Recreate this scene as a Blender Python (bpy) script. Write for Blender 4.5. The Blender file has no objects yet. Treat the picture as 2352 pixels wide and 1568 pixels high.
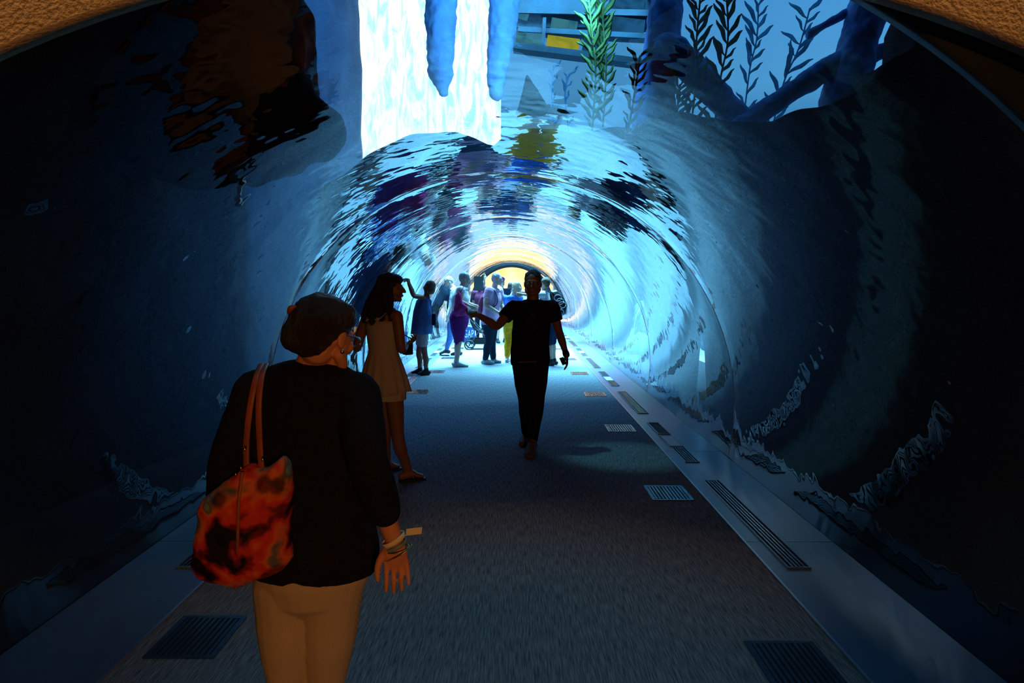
import bpy, bmesh, math, random
from mathutils import Vector, Matrix, Euler, noise
random.seed(4)
PI = math.pi
sc = bpy.context.scene
COL = sc.collection

# ------------------------------------------------------------------ camera
F = 1568.0                                   # focal length in pixels of the 2352-wide frame
CAM = Vector((0, 0, 1.55))
PITCH = math.atan(129 / F)
YAW = 5 / F
cam = bpy.data.cameras.new('camera')
cam.sensor_width = 36; cam.lens = 36 * F / 2352; cam.clip_start = 0.05; cam.clip_end = 200
co = bpy.data.objects.new('camera', cam); COL.objects.link(co)
co.location = CAM; co.rotation_euler = (PI / 2 - PITCH, 0, YAW)
sc.camera = co
ROT = Euler((PI / 2 - PITCH, 0, YAW)).to_matrix()


def at(px, py, Y):
    """the point at distance Y down the tunnel seen at a pixel of the photograph"""
    d = ROT @ Vector(((px - 1176) / F, (784 - py) / F, -1))
    return CAM + d * (Y / d.y)


def fl(px, py, z=0.0):
    d = ROT @ Vector(((px - 1176) / F, (784 - py) / F, -1))
    return CAM + d * ((z - CAM.z) / d.z)


# ------------------------------------------------------------------ view, world, lights
sc.view_settings.view_transform = 'Standard'; sc.view_settings.look = 'None'
sc.view_settings.gamma = 1; sc.view_settings.use_curve_mapping = False
sc.view_settings.exposure = 0.0
sc.cycles.caustics_reflective = False; sc.cycles.caustics_refractive = False
sc.cycles.transparent_max_bounces = 16; sc.cycles.max_bounces = 10; sc.cycles.glossy_bounces = 5
sc.cycles.sample_clamp_indirect = 4.0

w = bpy.data.worlds.new('open_water'); sc.world = w; w.use_nodes = True
wt = w.node_tree; wt.nodes.clear()
wo = wt.nodes.new('ShaderNodeOutputWorld'); wb = wt.nodes.new('ShaderNodeBackground')
wc = wt.nodes.new('ShaderNodeTexCoord'); ws = wt.nodes.new('ShaderNodeSeparateXYZ')
wr = wt.nodes.new('ShaderNodeValToRGB')
wt.links.new(wc.outputs['Generated'], ws.inputs[0]); wt.links.new(ws.outputs['Z'], wr.inputs[0])
e = wr.color_ramp.elements
e[0].position = 0.0; e[0].color = (0.004, 0.02, 0.05, 1)
e[1].position = 0.45; e[1].color = (0.07, 0.36, 0.86, 1)
q = e.new(0.17); q.color = (0.03, 0.2, 0.5, 1)
q = e.new(0.26); q.color = (0.12, 0.5, 0.95, 1)
wt.links.new(wr.outputs[0], wb.inputs[0]); wb.inputs[1].default_value = 0.85
wt.links.new(wb.outputs[0], wo.inputs[0])


def area(name, loc, target, sx, sy, color, power, spread=180):
    l = bpy.data.lights.new(name, 'AREA'); l.shape = 'RECTANGLE'; l.size = sx; l.size_y = sy
    l.color = color; l.energy = power; l.spread = math.radians(spread)
    o = bpy.data.objects.new(name, l); COL.objects.link(o); o.location = loc
    d = Vector(target) - Vector(loc)
    o.rotation_euler = d.to_track_quat('-Z', 'Y').to_euler()
    return o


area('tank_daylight', (0.2, 16.6, 7.5), (0.2, 16.6, 0), 5, 5.0, (0.22, 0.68, 1.0), 6000, 84)
area('tank_daylight', (0.2, 24, 7.5), (0.2, 24, 0), 5, 8, (0.22, 0.68, 1.0), 5000, 100)
sp = bpy.data.lights.new('entrance_lamp', 'SPOT'); sp.energy = 185; sp.color = (1.0, 0.42, 0.11)
sp.spot_size = math.radians(50); sp.spot_blend = 0.6; sp.shadow_soft_size = 0.15
so = bpy.data.objects.new('entrance_lamp', sp); COL.objects.link(so); so.location = (0.95, -2.8, 1.8)
so.rotation_euler = (Vector((-0.2, 1.9, 1.45)) - Vector(so.location)).to_track_quat('-Z', 'Y').to_euler()
sp = bpy.data.lights.new('tank_lamp', 'SPOT'); sp.energy = 120; sp.color = (0.16, 0.72, 1.0); sp.spot_size = math.radians(46); sp.spot_blend = 1.0; sp.shadow_soft_size = 0.4
so = bpy.data.objects.new('tank_lamp', sp); COL.objects.link(so); so.location = (0.0, 2.6, 4.9)
for sx in (-1, 1):
    l = bpy.data.lights.new('plaster_fill', 'SPOT'); l.energy = 42; l.color = (1.0, 0.52, 0.17); l.spot_size = math.radians(70); l.spot_blend = 0.7; l.shadow_soft_size = 0.05  # added fill spots that brighten the arch plaster, no known fixture
    o = bpy.data.objects.new('plaster_fill', l); COL.objects.link(o); o.location = (1.25 * sx, 0.55, 2.95)
    o.rotation_euler = (Vector((1.25 * sx, 1.62, 2.55)) - Vector(o.location)).to_track_quat('-Z', 'Y').to_euler()
area('column_fill', (0.9, 8.75, 5.35), (-2.2, 12.6, 4.2), 0.5, 0.5, (0.10, 0.45, 1.0), 260)  # added blue fill for the column fronts and left wall, no known source
area('exit_blue_fill', (-0.1, 31.6, 3.7), (-0.1, 33.2, 0.5), 3, 0.4, (0.2, 0.6, 1.0), 230, 90)  # added fill that cools the front of the block in the hall
area('exit_hall_lamp', (-0.1, 33, 3.3), (-0.1, 33, 0), 3, 3, (1.0, 0.66, 0.34), 900)
sp = bpy.data.lights.new('beam_lamp', 'SPOT'); sp.energy = 170; sp.color = (0.25, 0.85, 1.0)
sp.spot_size = math.radians(15); sp.spot_blend = 0.8; sp.shadow_soft_size = 0.05
so = bpy.data.objects.new('beam_lamp', sp); COL.objects.link(so)
so.location = (-0.75, 6.75, 4.6)
so.rotation_euler = (Vector((1.0, 6.15, 0)) - Vector(so.location)).to_track_quat('-Z', 'Y').to_euler()


# ------------------------------------------------------------------ materials
def new_mat(name):
    m = bpy.data.materials.new(name); m.use_nodes = True
    return m, m.node_tree, m.node_tree.nodes['Principled BSDF']


def mat(name, col, rough=0.7, var=0.25, scale=30, metal=0.0, bump=0.0, bscale=60, stretch=(1, 1, 1), spec=0.3, col2=None):
    m, t, b = new_mat(name)
    tc = t.nodes.new('ShaderNodeTexCoord'); mp = t.nodes.new('ShaderNodeMapping')
    mp.inputs['Scale'].default_value = stretch
    t.links.new(tc.outputs['Object'], mp.inputs[0])
    n = t.nodes.new('ShaderNodeTexNoise'); n.inputs['Scale'].default_value = scale; n.inputs['Detail'].default_value = 4
    t.links.new(mp.outputs[0], n.inputs['Vector'])
    r = t.nodes.new('ShaderNodeValToRGB')
    r.color_ramp.elements[0].position = 0.3; r.color_ramp.elements[1].position = 0.7
    c2 = col2 or tuple(min(1, c * (1 + var)) for c in col)
    r.color_ramp.elements[0].color = tuple(c * (1 - var) for c in col) + (1,) if not col2 else tuple(col) + (1,)
    r.color_ramp.elements[1].color = tuple(c2) + (1,)
    t.links.new(n.outputs['Fac'], r.inputs[0]); t.links.new(r.outputs[0], b.inputs['Base Color'])
    b.inputs['Roughness'].default_value = rough; b.inputs['Metallic'].default_value = metal
    b.inputs['Specular IOR Level'].default_value = spec
    if bump:
        n2 = t.nodes.new('ShaderNodeTexNoise'); n2.inputs['Scale'].default_value = bscale; n2.inputs['Detail'].default_value = 5
        t.links.new(mp.outputs[0], n2.inputs['Vector'])
        bn = t.nodes.new('ShaderNodeBump'); bn.inputs['Strength'].default_value = bump; bn.inputs['Distance'].default_value = 0.02
        t.links.new(n2.outputs['Fac'], bn.inputs['Height']); t.links.new(bn.outputs[0], b.inputs['Normal'])
    return m


def emit(name, col, strength, col2=None, scale=3, stretch=(1, 1, 1)):
    m, t, b = new_mat(name)
    t.nodes.remove(b)
    em = t.nodes.new('ShaderNodeEmission'); em.inputs[1].default_value = strength
    em.inputs[0].default_value = tuple(col) + (1,)
    if col2:
        tc = t.nodes.new('ShaderNodeTexCoord'); mp = t.nodes.new('ShaderNodeMapping'); mp.inputs['Scale'].default_value = stretch
        n = t.nodes.new('ShaderNodeTexNoise'); n.inputs['Scale'].default_value = scale; n.inputs['Detail'].default_value = 5
        n.inputs['Distortion'].default_value = 1.0
        r = t.nodes.new('ShaderNodeValToRGB')
        r.color_ramp.elements[0].position = 0.36; r.color_ramp.elements[1].position = 0.6
        r.color_ramp.elements[0].color = tuple(col2) + (1,); r.color_ramp.elements[1].color = tuple(col) + (1,)
        t.links.new(tc.outputs['Object'], mp.inputs[0]); t.links.new(mp.outputs[0], n.inputs['Vector'])
        t.links.new(n.outputs['Fac'], r.inputs[0]); t.links.new(r.outputs[0], em.inputs[0])
    t.links.new(em.outputs[0], t.nodes['Material Output'].inputs[0])
    return m


def carpet_mat():
    m, t, b = new_mat('woven carpet')
    tc = t.nodes.new('ShaderNodeTexCoord')
    mp = t.nodes.new('ShaderNodeMapping'); mp.inputs['Scale'].default_value = (150, 9, 1)
    n = t.nodes.new('ShaderNodeTexNoise'); n.inputs['Scale'].default_value = 1.0; n.inputs['Detail'].default_value = 2
    n2 = t.nodes.new('ShaderNodeTexNoise'); n2.inputs['Scale'].default_value = 220; n2.inputs['Detail'].default_value = 1
    mx = t.nodes.new('ShaderNodeMath'); mx.operation = 'MULTIPLY_ADD'; mx.inputs[1].default_value = 0.45
    r = t.nodes.new('ShaderNodeValToRGB')
    r.color_ramp.elements[0].position = 0.5; r.color_ramp.elements[0].color = (0.085, 0.10, 0.115, 1)
    r.color_ramp.elements[1].position = 0.95; r.color_ramp.elements[1].color = (0.30, 0.34, 0.37, 1)
    t.links.new(tc.outputs['Object'], mp.inputs[0]); t.links.new(mp.outputs[0], n.inputs['Vector'])
    t.links.new(tc.outputs['Object'], n2.inputs['Vector'])
    t.links.new(n2.outputs['Fac'], mx.inputs[0]); t.links.new(n.outputs['Fac'], mx.inputs[2])
    t.links.new(mx.outputs[0], r.inputs[0]); t.links.new(r.outputs[0], b.inputs['Base Color'])
    b.inputs['Roughness'].default_value = 0.95; b.inputs['Specular IOR Level'].default_value = 0.05
    bn = t.nodes.new('ShaderNodeBump'); bn.inputs['Strength'].default_value = 0.35; bn.inputs['Distance'].default_value = 0.004
    t.links.new(mx.outputs[0], bn.inputs['Height']); t.links.new(bn.outputs[0], b.inputs['Normal'])
    return m


def acrylic_mat():
    """clear curved acrylic: see-through, mirror-like at a glancing angle, surface slightly wavy"""
    m, t, b = new_mat('clear acrylic'); t.nodes.remove(b)
    N = t.nodes.new; L = t.links.new
    tc = N('ShaderNodeTexCoord'); mp = N('ShaderNodeMapping'); mp.inputs['Scale'].default_value = (1, 1, 1)
    L(tc.outputs['Object'], mp.inputs[0])
    n1 = N('ShaderNodeTexNoise'); n1.inputs['Scale'].default_value = 1.6; n1.inputs['Detail'].default_value = 1.5
    n2 = N('ShaderNodeTexNoise'); n2.inputs['Scale'].default_value = 7.0; n2.inputs['Detail'].default_value = 1.0
    L(mp.outputs[0], n1.inputs['Vector']); L(mp.outputs[0], n2.inputs['Vector'])
    ad = N('ShaderNodeMath'); ad.operation = 'MULTIPLY_ADD'; ad.inputs[1].default_value = 0.22
    L(n2.outputs['Fac'], ad.inputs[0]); L(n1.outputs['Fac'], ad.inputs[2])
    bn = N('ShaderNodeBump'); bn.inputs['Strength'].default_value = 1.0; bn.inputs['Distance'].default_value = 0.010
    L(ad.outputs[0], bn.inputs['Height'])
    ge = N('ShaderNodeNewGeometry'); dt = N('ShaderNodeVectorMath'); dt.operation = 'DOT_PRODUCT'
    L(ge.outputs['Incoming'], dt.inputs[0]); L(ge.outputs['Normal'], dt.inputs[1])
    ab = N('ShaderNodeMath'); ab.operation = 'ABSOLUTE'; L(dt.outputs['Value'], ab.inputs[0])
    om = N('ShaderNodeMath'); om.operation = 'SUBTRACT'; om.inputs[0].default_value = 1.0; L(ab.outputs[0], om.inputs[1])
    pw = N('ShaderNodeMath'); pw.operation = 'POWER'; pw.inputs[1].default_value = 3.3; L(om.outputs[0], pw.inputs[0])
    fr = N('ShaderNodeMath'); fr.operation = 'MULTIPLY_ADD'; fr.inputs[1].default_value = 0.93; fr.inputs[2].default_value = 0.065
    L(pw.outputs[0], fr.inputs[0])
    tr = N('ShaderNodeBsdfTransparent'); tr.inputs[0].default_value = (0.86, 0.95, 1.0, 1)
    gl = N('ShaderNodeBsdfGlossy'); gl.inputs['Roughness'].default_value = 0.0
    gl.inputs[0].default_value = (0.92, 0.98, 1.0, 1)
    L(bn.outputs[0], gl.inputs['Normal'])
    mx = N('ShaderNodeMixShader'); L(fr.outputs[0], mx.inputs[0]); L(tr.outputs[0], mx.inputs[1]); L(gl.outputs[0], mx.inputs[2])
    L(mx.outputs[0], t.nodes['Material Output'].inputs[0])
    return m


def floral_mat():
    m, t, b = new_mat('floral canvas')
    N = t.nodes.new; L = t.links.new
    tc = N('ShaderNodeTexCoord')
    n = N('ShaderNodeTexNoise'); n.inputs['Scale'].default_value = 9; n.inputs['Detail'].default_value = 3; n.inputs['Distortion'].default_value = 0.4
    v = N('ShaderNodeTexVoronoi'); v.inputs['Scale'].default_value = 12
    L(tc.outputs['Object'], n.inputs['Vector']); L(tc.outputs['Object'], v.inputs['Vector'])
    r = N('ShaderNodeValToRGB'); r.color_ramp.interpolation = 'EASE'
    r.color_ramp.elements[0].position = 0.40; r.color_ramp.elements[0].color = (0.012, 0.006, 0.008, 1)
    r.color_ramp.elements[1].position = 0.68; r.color_ramp.elements[1].color = (0.20, 0.28, 0.27, 1)
    for p, c in ((0.44, (0.16, 0.010, 0.010, 1)), (0.49, (0.62, 0.035, 0.012, 1)), (0.56, (0.70, 0.13, 0.03, 1)), (0.63, (0.12, 0.12, 0.11, 1))):
        k = r.color_ramp.elements.new(p); k.color = c
    L(n.outputs['Fac'], r.inputs[0])
    r2 = N('ShaderNodeValToRGB'); r2.color_ramp.elements[0].position = 0.22; r2.color_ramp.elements[1].position = 0.34
    r2.color_ramp.elements[0].color = (0.12, 0.12, 0.16, 1); r2.color_ramp.elements[1].color = (1, 1, 1, 1)
    L(v.outputs['Distance'], r2.inputs[0])
    mx = N('ShaderNodeMix'); mx.data_type = 'RGBA'; mx.blend_type = 'MULTIPLY'; mx.inputs['Factor'].default_value = 0.8
    L(r.outputs[0], mx.inputs['A']); L(r2.outputs[0], mx.inputs['B'])
    L(mx.outputs['Result'], b.inputs['Base Color']); b.inputs['Roughness'].default_value = 0.75
    b.inputs['Specular IOR Level'].default_value = 0.2
    return m


def stripe_mat(name, c1, c2, scale, axis='X'):
    m, t, b = new_mat(name)
    tc = t.nodes.new('ShaderNodeTexCoord'); wv = t.nodes.new('ShaderNodeTexWave'); wv.bands_direction = axis
    wv.inputs['Scale'].default_value = scale; wv.inputs['Distortion'].default_value = 1.5; wv.inputs['Detail'].default_value = 1
    wv.inputs['Detail Scale'].default_value = 0.4
    t.links.new(tc.outputs['Object'], wv.inputs['Vector'])
    r = t.nodes.new('ShaderNodeValToRGB'); r.color_ramp.elements[0].color = tuple(c1) + (1,); r.color_ramp.elements[1].color = tuple(c2) + (1,)
    t.links.new(wv.outputs['Fac'], r.inputs[0]); t.links.new(r.outputs[0], b.inputs['Base Color'])
    b.inputs['Roughness'].default_value = 0.85; b.inputs['Specular IOR Level'].default_value = 0.15
    return m


M = {}
M['carpet'] = carpet_mat()
M['acrylic'] = acrylic_mat()
M['plaster'] = mat('sand plaster', (0.55, 0.42, 0.30), 0.9, 0.12, 40, bump=0.5, bscale=90)
M['ledge'] = mat('painted grey panel', (0.09, 0.16, 0.26), 0.28, 0.06, 12, spec=1.0)
M['ledge_edge'] = mat('brushed edge strip', (0.5, 0.52, 0.55), 0.3, 0.1, 20, metal=0.8)
M['slot'] = mat('dark slot', (0.012, 0.012, 0.014), 0.8, 0.1, 20)
M['vent'] = mat('metal vent', (0.10, 0.13, 0.17), 0.2, 0.1, 20, metal=0.75, spec=1.0)
M['seam'] = mat('pale joint sealant', (0.30, 0.40, 0.45), 0.3, 0.1, 10)
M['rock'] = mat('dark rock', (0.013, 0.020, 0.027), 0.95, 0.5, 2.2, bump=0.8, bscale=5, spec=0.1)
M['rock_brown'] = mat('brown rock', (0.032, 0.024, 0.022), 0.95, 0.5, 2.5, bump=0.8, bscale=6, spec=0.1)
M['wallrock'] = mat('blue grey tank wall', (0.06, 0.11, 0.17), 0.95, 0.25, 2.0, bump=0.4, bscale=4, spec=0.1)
M['sand'] = mat('tank sand', (0.45, 0.48, 0.42), 0.95, 0.2, 3, bump=0.5, bscale=8)
M['frame'] = mat('dark arch frame', (0.02, 0.025, 0.03), 0.5, 0.1, 10)
M['black'] = mat('black cloth', (0.012, 0.011, 0.012), 0.9, 0.3, 60, bump=0.2, spec=0.1)
M['water_light'] = emit('self lit falling water', (0.85, 0.97, 1.0), 2.6, (0.32, 0.72, 1.0), 2.2, (3.0, 1, 0.8))  # light on the water sheet put in as its own emission


# ------------------------------------------------------------------ object helpers
def tag(o, label=None, cat=None, group=None, kind=None):
    if label: o['label'] = label
    if cat: o['category'] = cat
    if group: o['group'] = group
    if kind: o['kind'] = kind
    return o


def empty(name, loc, label, cat, group=None):
    o = bpy.data.objects.new(name, None); COL.objects.link(o); o.location = loc; o.empty_display_size = 0.1
    return tag(o, label, cat, group)


class MB:
    """collects shapes in world coordinates; build() links them as one object"""
    def __init__(s): s.v = []; s.f = []

    def add(s, vs, fs):
        k = len(s.v); s.v += [Vector(p) for p in vs]; s.f += [tuple(i + k for i in f) for f in fs]
        return s

    def box(s, lo, hi):
        x0, y0, z0 = lo; x1, y1, z1 = hi
        return s.add([(x0, y0, z0), (x1, y0, z0), (x1, y1, z0), (x0, y1, z0), (x0, y0, z1), (x1, y0, z1), (x1, y1, z1), (x0, y1, z1)],
                     [(3, 2, 1, 0), (4, 5, 6, 7), (0, 1, 5, 4), (1, 2, 6, 5), (2, 3, 7, 6), (3, 0, 4, 7)])

    def obox(s, c, ax, ay, az):
        """box with half-axis vectors"""
        c = Vector(c); ax = Vector(ax); ay = Vector(ay); az = Vector(az); vs = []
        for k in (-1, 1):
            for (i, j) in ((-1, -1), (1, -1), (1, 1), (-1, 1)): vs.append(c + ax * i + ay * j + az * k)
        return s.add(vs, [(3, 2, 1, 0), (4, 5, 6, 7), (0, 1, 5, 4), (1, 2, 6, 5), (2, 3, 7, 6), (3, 0, 4, 7)])

    def loft(s, rings, cap=True):
        n = len(rings[0]); k = len(s.v)
        for r in rings: s.v += [Vector(p) for p in r]
        for i in range(len(rings) - 1):
            for j in range(n):
                a = k + i * n + j; b = k + i * n + (j + 1) % n
                s.f.append((a, b, b + n, a + n))
        if cap:
            s.f.append(tuple(k + j for j in reversed(range(n))))
            s.f.append(tuple(k + (len(rings) - 1) * n + j for j in range(n)))
        return s

    def ell(s, c, r, ax=None, n=20, m=12):
        c = Vector(c); X, Y, Z = ax if ax else (Vector((1, 0, 0)), Vector((0, 1, 0)), Vector((0, 0, 1)))
        if not hasattr(r, '__len__'): r = (r, r, r)
        rings = []
        for i in range(m + 1):
            th = -PI / 2 + PI * (0.02 + 0.96 * i / m)
            rings.append([c + X * (r[0] * math.cos(th) * math.cos(2 * PI * j / n)) + Y * (r[1] * math.cos(th) * math.sin(2 * PI * j / n)) + Z * (r[2] * math.sin(th)) for j in range(n)])
        return s.loft(rings)

    def tube(s, pts, rad, side=None, n=16, sub=4, caps=True, c0=1.0, c1=1.0):
        """rounded tapering tube through pts; rad floats or (half width along side, half depth)"""
        P = [Vector(p) for p in pts]; R = [(r, r) if not hasattr(r, '__len__') else r for r in rad]
        Q = []; S = []
        for i in range(len(P) - 1):
            p0 = P[max(i - 1, 0)]; p1 = P[i]; p2 = P[i + 1]; p3 = P[min(i + 2, len(P) - 1)]
            for k in range(sub):
                t = k / sub
                Q.append(0.5 * ((2 * p1) + (p2 - p0) * t + (2 * p0 - 5 * p1 + 4 * p2 - p3) * t * t + (3 * p1 - p0 - 3 * p2 + p3) * t ** 3))
                u = t * t * (3 - 2 * t)
                S.append(tuple(R[i][h] * (1 - u) + R[i + 1][h] * u for h in (0, 1)))
        Q.append(P[-1]); S.append(R[-1])
        T = [(Q[min(i + 1, len(Q) - 1)] - Q[max(i - 1, 0)]).normalized() for i in range(len(Q))]
        if side is None:
            side = Vector((1, 0, 0)) if abs(T[0].x) < 0.8 else Vector((0, 1, 0))
        side = Vector(side); rings = []
        def ring(c, t, a, b, sd):
            x = (sd - t * sd.dot(t)).normalized(); y = t.cross(x)
            return [c + x * (a * math.cos(2 * PI * j / n)) + y * (b * math.sin(2 * PI * j / n)) for j in range(n)], x
        cap_a = [(math.sin(q), math.cos(q)) for q in (0.15, 0.55, 1.0)]
        if caps:
            m0 = min(S[0])
            for sn, cs in cap_a:
                rg, _ = ring(Q[0] - T[0] * (m0 * cs * c0), T[0], S[0][0] * sn, S[0][1] * sn, side); rings.append(rg)
        for c, t, (a, b) in zip(Q, T, S):
            rg, side = ring(c, t, a, b, side); rings.append(rg)
        if caps:
            m1 = min(S[-1])
            for sn, cs in reversed(cap_a):
                rg, _ = ring(Q[-1] + T[-1] * (m1 * cs * c1), T[-1], S[-1][0] * sn, S[-1][1] * sn, side); rings.append(rg)
        return s.loft(rings)

    def bar(s, p, q, r, n=10): return s.tube([p, q], [r, r], n=n, sub=1)

    def pillow(s, outline, axu, axv, axn, thick, rings=6):
        """puffed shape with the given outline (list of world points)"""
        c = sum((Vector(p) for p in outline), Vector()) / len(outline); axn = Vector(axn); rr = []
        for i in range(rings + 1):
            a = -PI / 2 + PI * (0.04 + 0.92 * i / rings)
            rr.append([c + (Vector(p) - c) * math.cos(a) ** 0.6 + axn * (thick * math.sin(a)) for p in outline])
        return s.loft(rr)

    def mesh(s, name, orig=Vector()):
        me = bpy.data.meshes.new(name)
        me.from_pydata([v - orig for v in s.v], [], s.f); me.update()
        return me

    def build(s, name, m, parent=None, voxel=None, smooth_it=3, rough=0.0, rscale=6, flat=False, loc=None, fixn=True):
        org = parent_origin(parent) if parent else (Vector(loc) if loc is not None else Vector())
        me = s.mesh(name, org)
        if fixn:
            bm = bmesh.new(); bm.from_mesh(me); bmesh.ops.recalc_face_normals(bm, faces=bm.faces); bm.to_mesh(me); bm.free()
        if voxel:
            tmp = bpy.data.objects.new('tmp', me); COL.objects.link(tmp)
            rm = tmp.modifiers.new('r', 'REMESH'); rm.mode = 'VOXEL'; rm.voxel_size = voxel
            if smooth_it:
                sm = tmp.modifiers.new('s', 'SMOOTH'); sm.factor = 0.5; sm.iterations = smooth_it
            dg = bpy.context.evaluated_depsgraph_get()
            me2 = bpy.data.meshes.new_from_object(tmp.evaluated_get(dg)); me2.name = name
            bpy.data.objects.remove(tmp); bpy.data.meshes.remove(me); me = me2
        if rough:
            ns = [v.normal.copy() for v in me.vertices]
            for v, nn in zip(me.vertices, ns):
                p = (v.co + org) * rscale
                v.co += nn * (rough * (noise.noise(p) + 0.5 * noise.noise(p * 2.3)))
            me.update()
        if not flat:
            me.polygons.foreach_set('use_smooth', [True] * len(me.polygons))
        me.materials.clear(); me.materials.append(m)
        o = bpy.data.objects.new(name, me); COL.objects.link(o)
        if parent: o.parent = parent
        else: o.location = org
        return o


def parent_origin(p):
    o = Vector()
    while p is not None:
        o += p.location; p = p.parent
    return o


# ------------------------------------------------------------------ the setting
CX, CZ, R = -0.115, 0.43, 2.08               # tunnel axis and radius
Y0, Y1 = 1.80, 31.0
XL, XR = -1.62, 1.39                         # carpet edges


def struct(o): return tag(o, kind='structure')


b = MB(); b.box((XL, -3.2, -0.1), (XR, Y1 + 6, 0)); struct(b.build('floor', M['carpet'], flat=True))
b = MB(); b.box((-4, -3.2, -0.1), (XL, Y0, -0.002)).box((XR, -3.2, -0.1), (4, Y0, -0.002)); struct(b.build('floor_entrance', M['carpet'], flat=True))

# entrance wall with the round opening, the room behind the camera
def arch_pts(r, n=72, z0=-0.02, ra=None, cx=None):
    a0 = math.asin((z0 - CZ) / r); ra = ra or r; cx = CX if cx is None else cx
    return [(cx + ra * math.cos(a0 + (PI - 2 * a0) * i / n), CZ + r * math.sin(a0 + (PI - 2 * a0) * i / n)) for i in range(n + 1)]


def holed_wall(b, y0, y1, r, x0, x1, z1, z0=-0.02, ra=None, cx=None):
    inn = arch_pts(r, 72, z0, ra, cx); out = []
    for (x, z) in inn:
        dx, dz = x - CX, z - CZ
        t = 1e9
        if dx > 1e-6: t = min(t, (x1 - CX) / dx)
        if dx < -1e-6: t = min(t, (x0 - CX) / dx)
        if dz > 1e-6: t = min(t, (z1 - CZ) / dz)
        if dz < -1e-6: t = min(t, max(1.02, (z0 - 0.3 - CZ) / dz)) if t > 50 else t
        out.append((CX + dx * t, CZ + dz * t))
    n = len(inn); vs = []
    for y in (y0, y1):
        vs += [(x, y, z) for x, z in inn] + [(x, y, z) for x, z in out]
    fs = []
    for i in range(n - 1):
        fs += [(i, i + 1, n + i + 1, n + i), (2 * n + i + 1, 2 * n + i, 3 * n + i, 3 * n + i + 1), (i + 1, i, 2 * n + i, 2 * n + i + 1),
               (n + i, n + i + 1, 3 * n + i + 1, 3 * n + i)]
    b.add(vs, fs)
    return b


struct(holed_wall(MB(), 1.62, Y0 - .12, 1.90, -6, 6, 6.5, ra=2.50, cx=.0).build('wall_front', M['plaster']))
struct(holed_wall(MB(), Y0 - .05, Y0, R, -6, 6, 6.5).build('wall_front_ring', M['frame']))
b = MB(); b.box((-4.2, -3.3, -0.1), (-4, 1.62, 3.6)); struct(b.build('wall_room_left', M['plaster'], flat=True))
b = MB(); b.box((4, -3.3, -0.1), (4.2, 1.62, 3.6)); struct(b.build('wall_room_right', M['plaster'], flat=True))
b = MB(); b.box((-4.2, -3.4, -0.1), (4.2, -3.2, 3.6)); struct(b.build('wall_back', M['plaster'], flat=True))
b = MB(); b.box((-4.2, -3.4, 3.5), (4.2, 1.62, 3.7)); struct(b.build('ceiling', M['plaster'], flat=True))

# acrylic tunnel: panels between ring joints
SEAMS = [6.05, 9.85, 13.65, 17.45, 21.25, 25.05, 28.85]
ends = [Y0] + SEAMS + [Y1]
for i in range(len(ends) - 1):
    ya, yb = ends[i] + 0.003, ends[i + 1] - 0.003
    prof = arch_pts(R, 96, 0.012); n = len(prof); vs = []; fs = []
    ny = 40
    for k in range(ny + 1):
        y = ya + (yb - ya) * k / ny
        # the bent sheet flares a little next to its joints
        q = min(y - ya, yb - y)
        r = 1.0 + 0.003 * math.exp(-q / 0.12)
        vs += [(CX + (x - CX) * r, y, CZ + (z - CZ) * r) for x, z in prof]
    for k in range(ny):
        for j in range(n - 1):
            a = k * n + j; fs.append((a, a + 1, a + n + 1, a + n))
    bb = MB().add(vs, fs)
    struct(bb.build('window_%d' % (i + 1), M['acrylic'], fixn=False))
for i, y in enumerate(SEAMS):
    p = arch_pts(R + 0.012, 96, 0.012); bb = MB()
    rings = []
    for x, z in p:
        dx, dz = (x - CX) / R, (z - CZ) / R
        rings.append([(x - dx * 0.008, y - 0.004, z - dz * 0.008), (x + dx * 0.04, y - 0.004, z + dz * 0.04), (x + dx * 0.04, y + 0.004, z + dz * 0.04), (x - dx * 0.008, y + 0.004, z - dz * 0.008)])
    bb.loft(rings); struct(bb.build('trim_%d' % (i + 1), M['seam'], flat=True))

# ledges beside the carpet, with slots and lamps
SX = math.sqrt(R * R - CZ * CZ)
for sgn, nm in ((1, 'right'), (-1, 'left')):
    xe = XR if sgn > 0 else XL; xw = CX + sgn * SX
    lo, hi = min(xe, xw), max(xe, xw)
    ed = MB(); ed.box((xe - 0.006, Y0 - 0.1, -0.05), (xe + 0.006, Y1, 0.014)); struct(ed.build('trim_%s_edge' % nm, M['ledge_edge'], flat=True))
    cur = Y1; bb = MB()
    pan = []
    y = Y0 - 0.05
    while y < Y1:
        pan.append((y, min(y + 2.26, Y1))); y += 2.26
    for (a, c) in pan: bb.box((lo + 0.004, a, -0.06), (hi, c - 0.006, 0.010))
    struct(bb.build('baseboard_%s' % nm, M['ledge'], flat=True))
bb = MB(); bb.box((-4, Y0, -0.4), (XL, Y1, -0.065)).box((XR, Y0, -0.4), (4, Y1, -0.065)); struct(bb.build('floor_base', M['slot'], flat=True))


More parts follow.
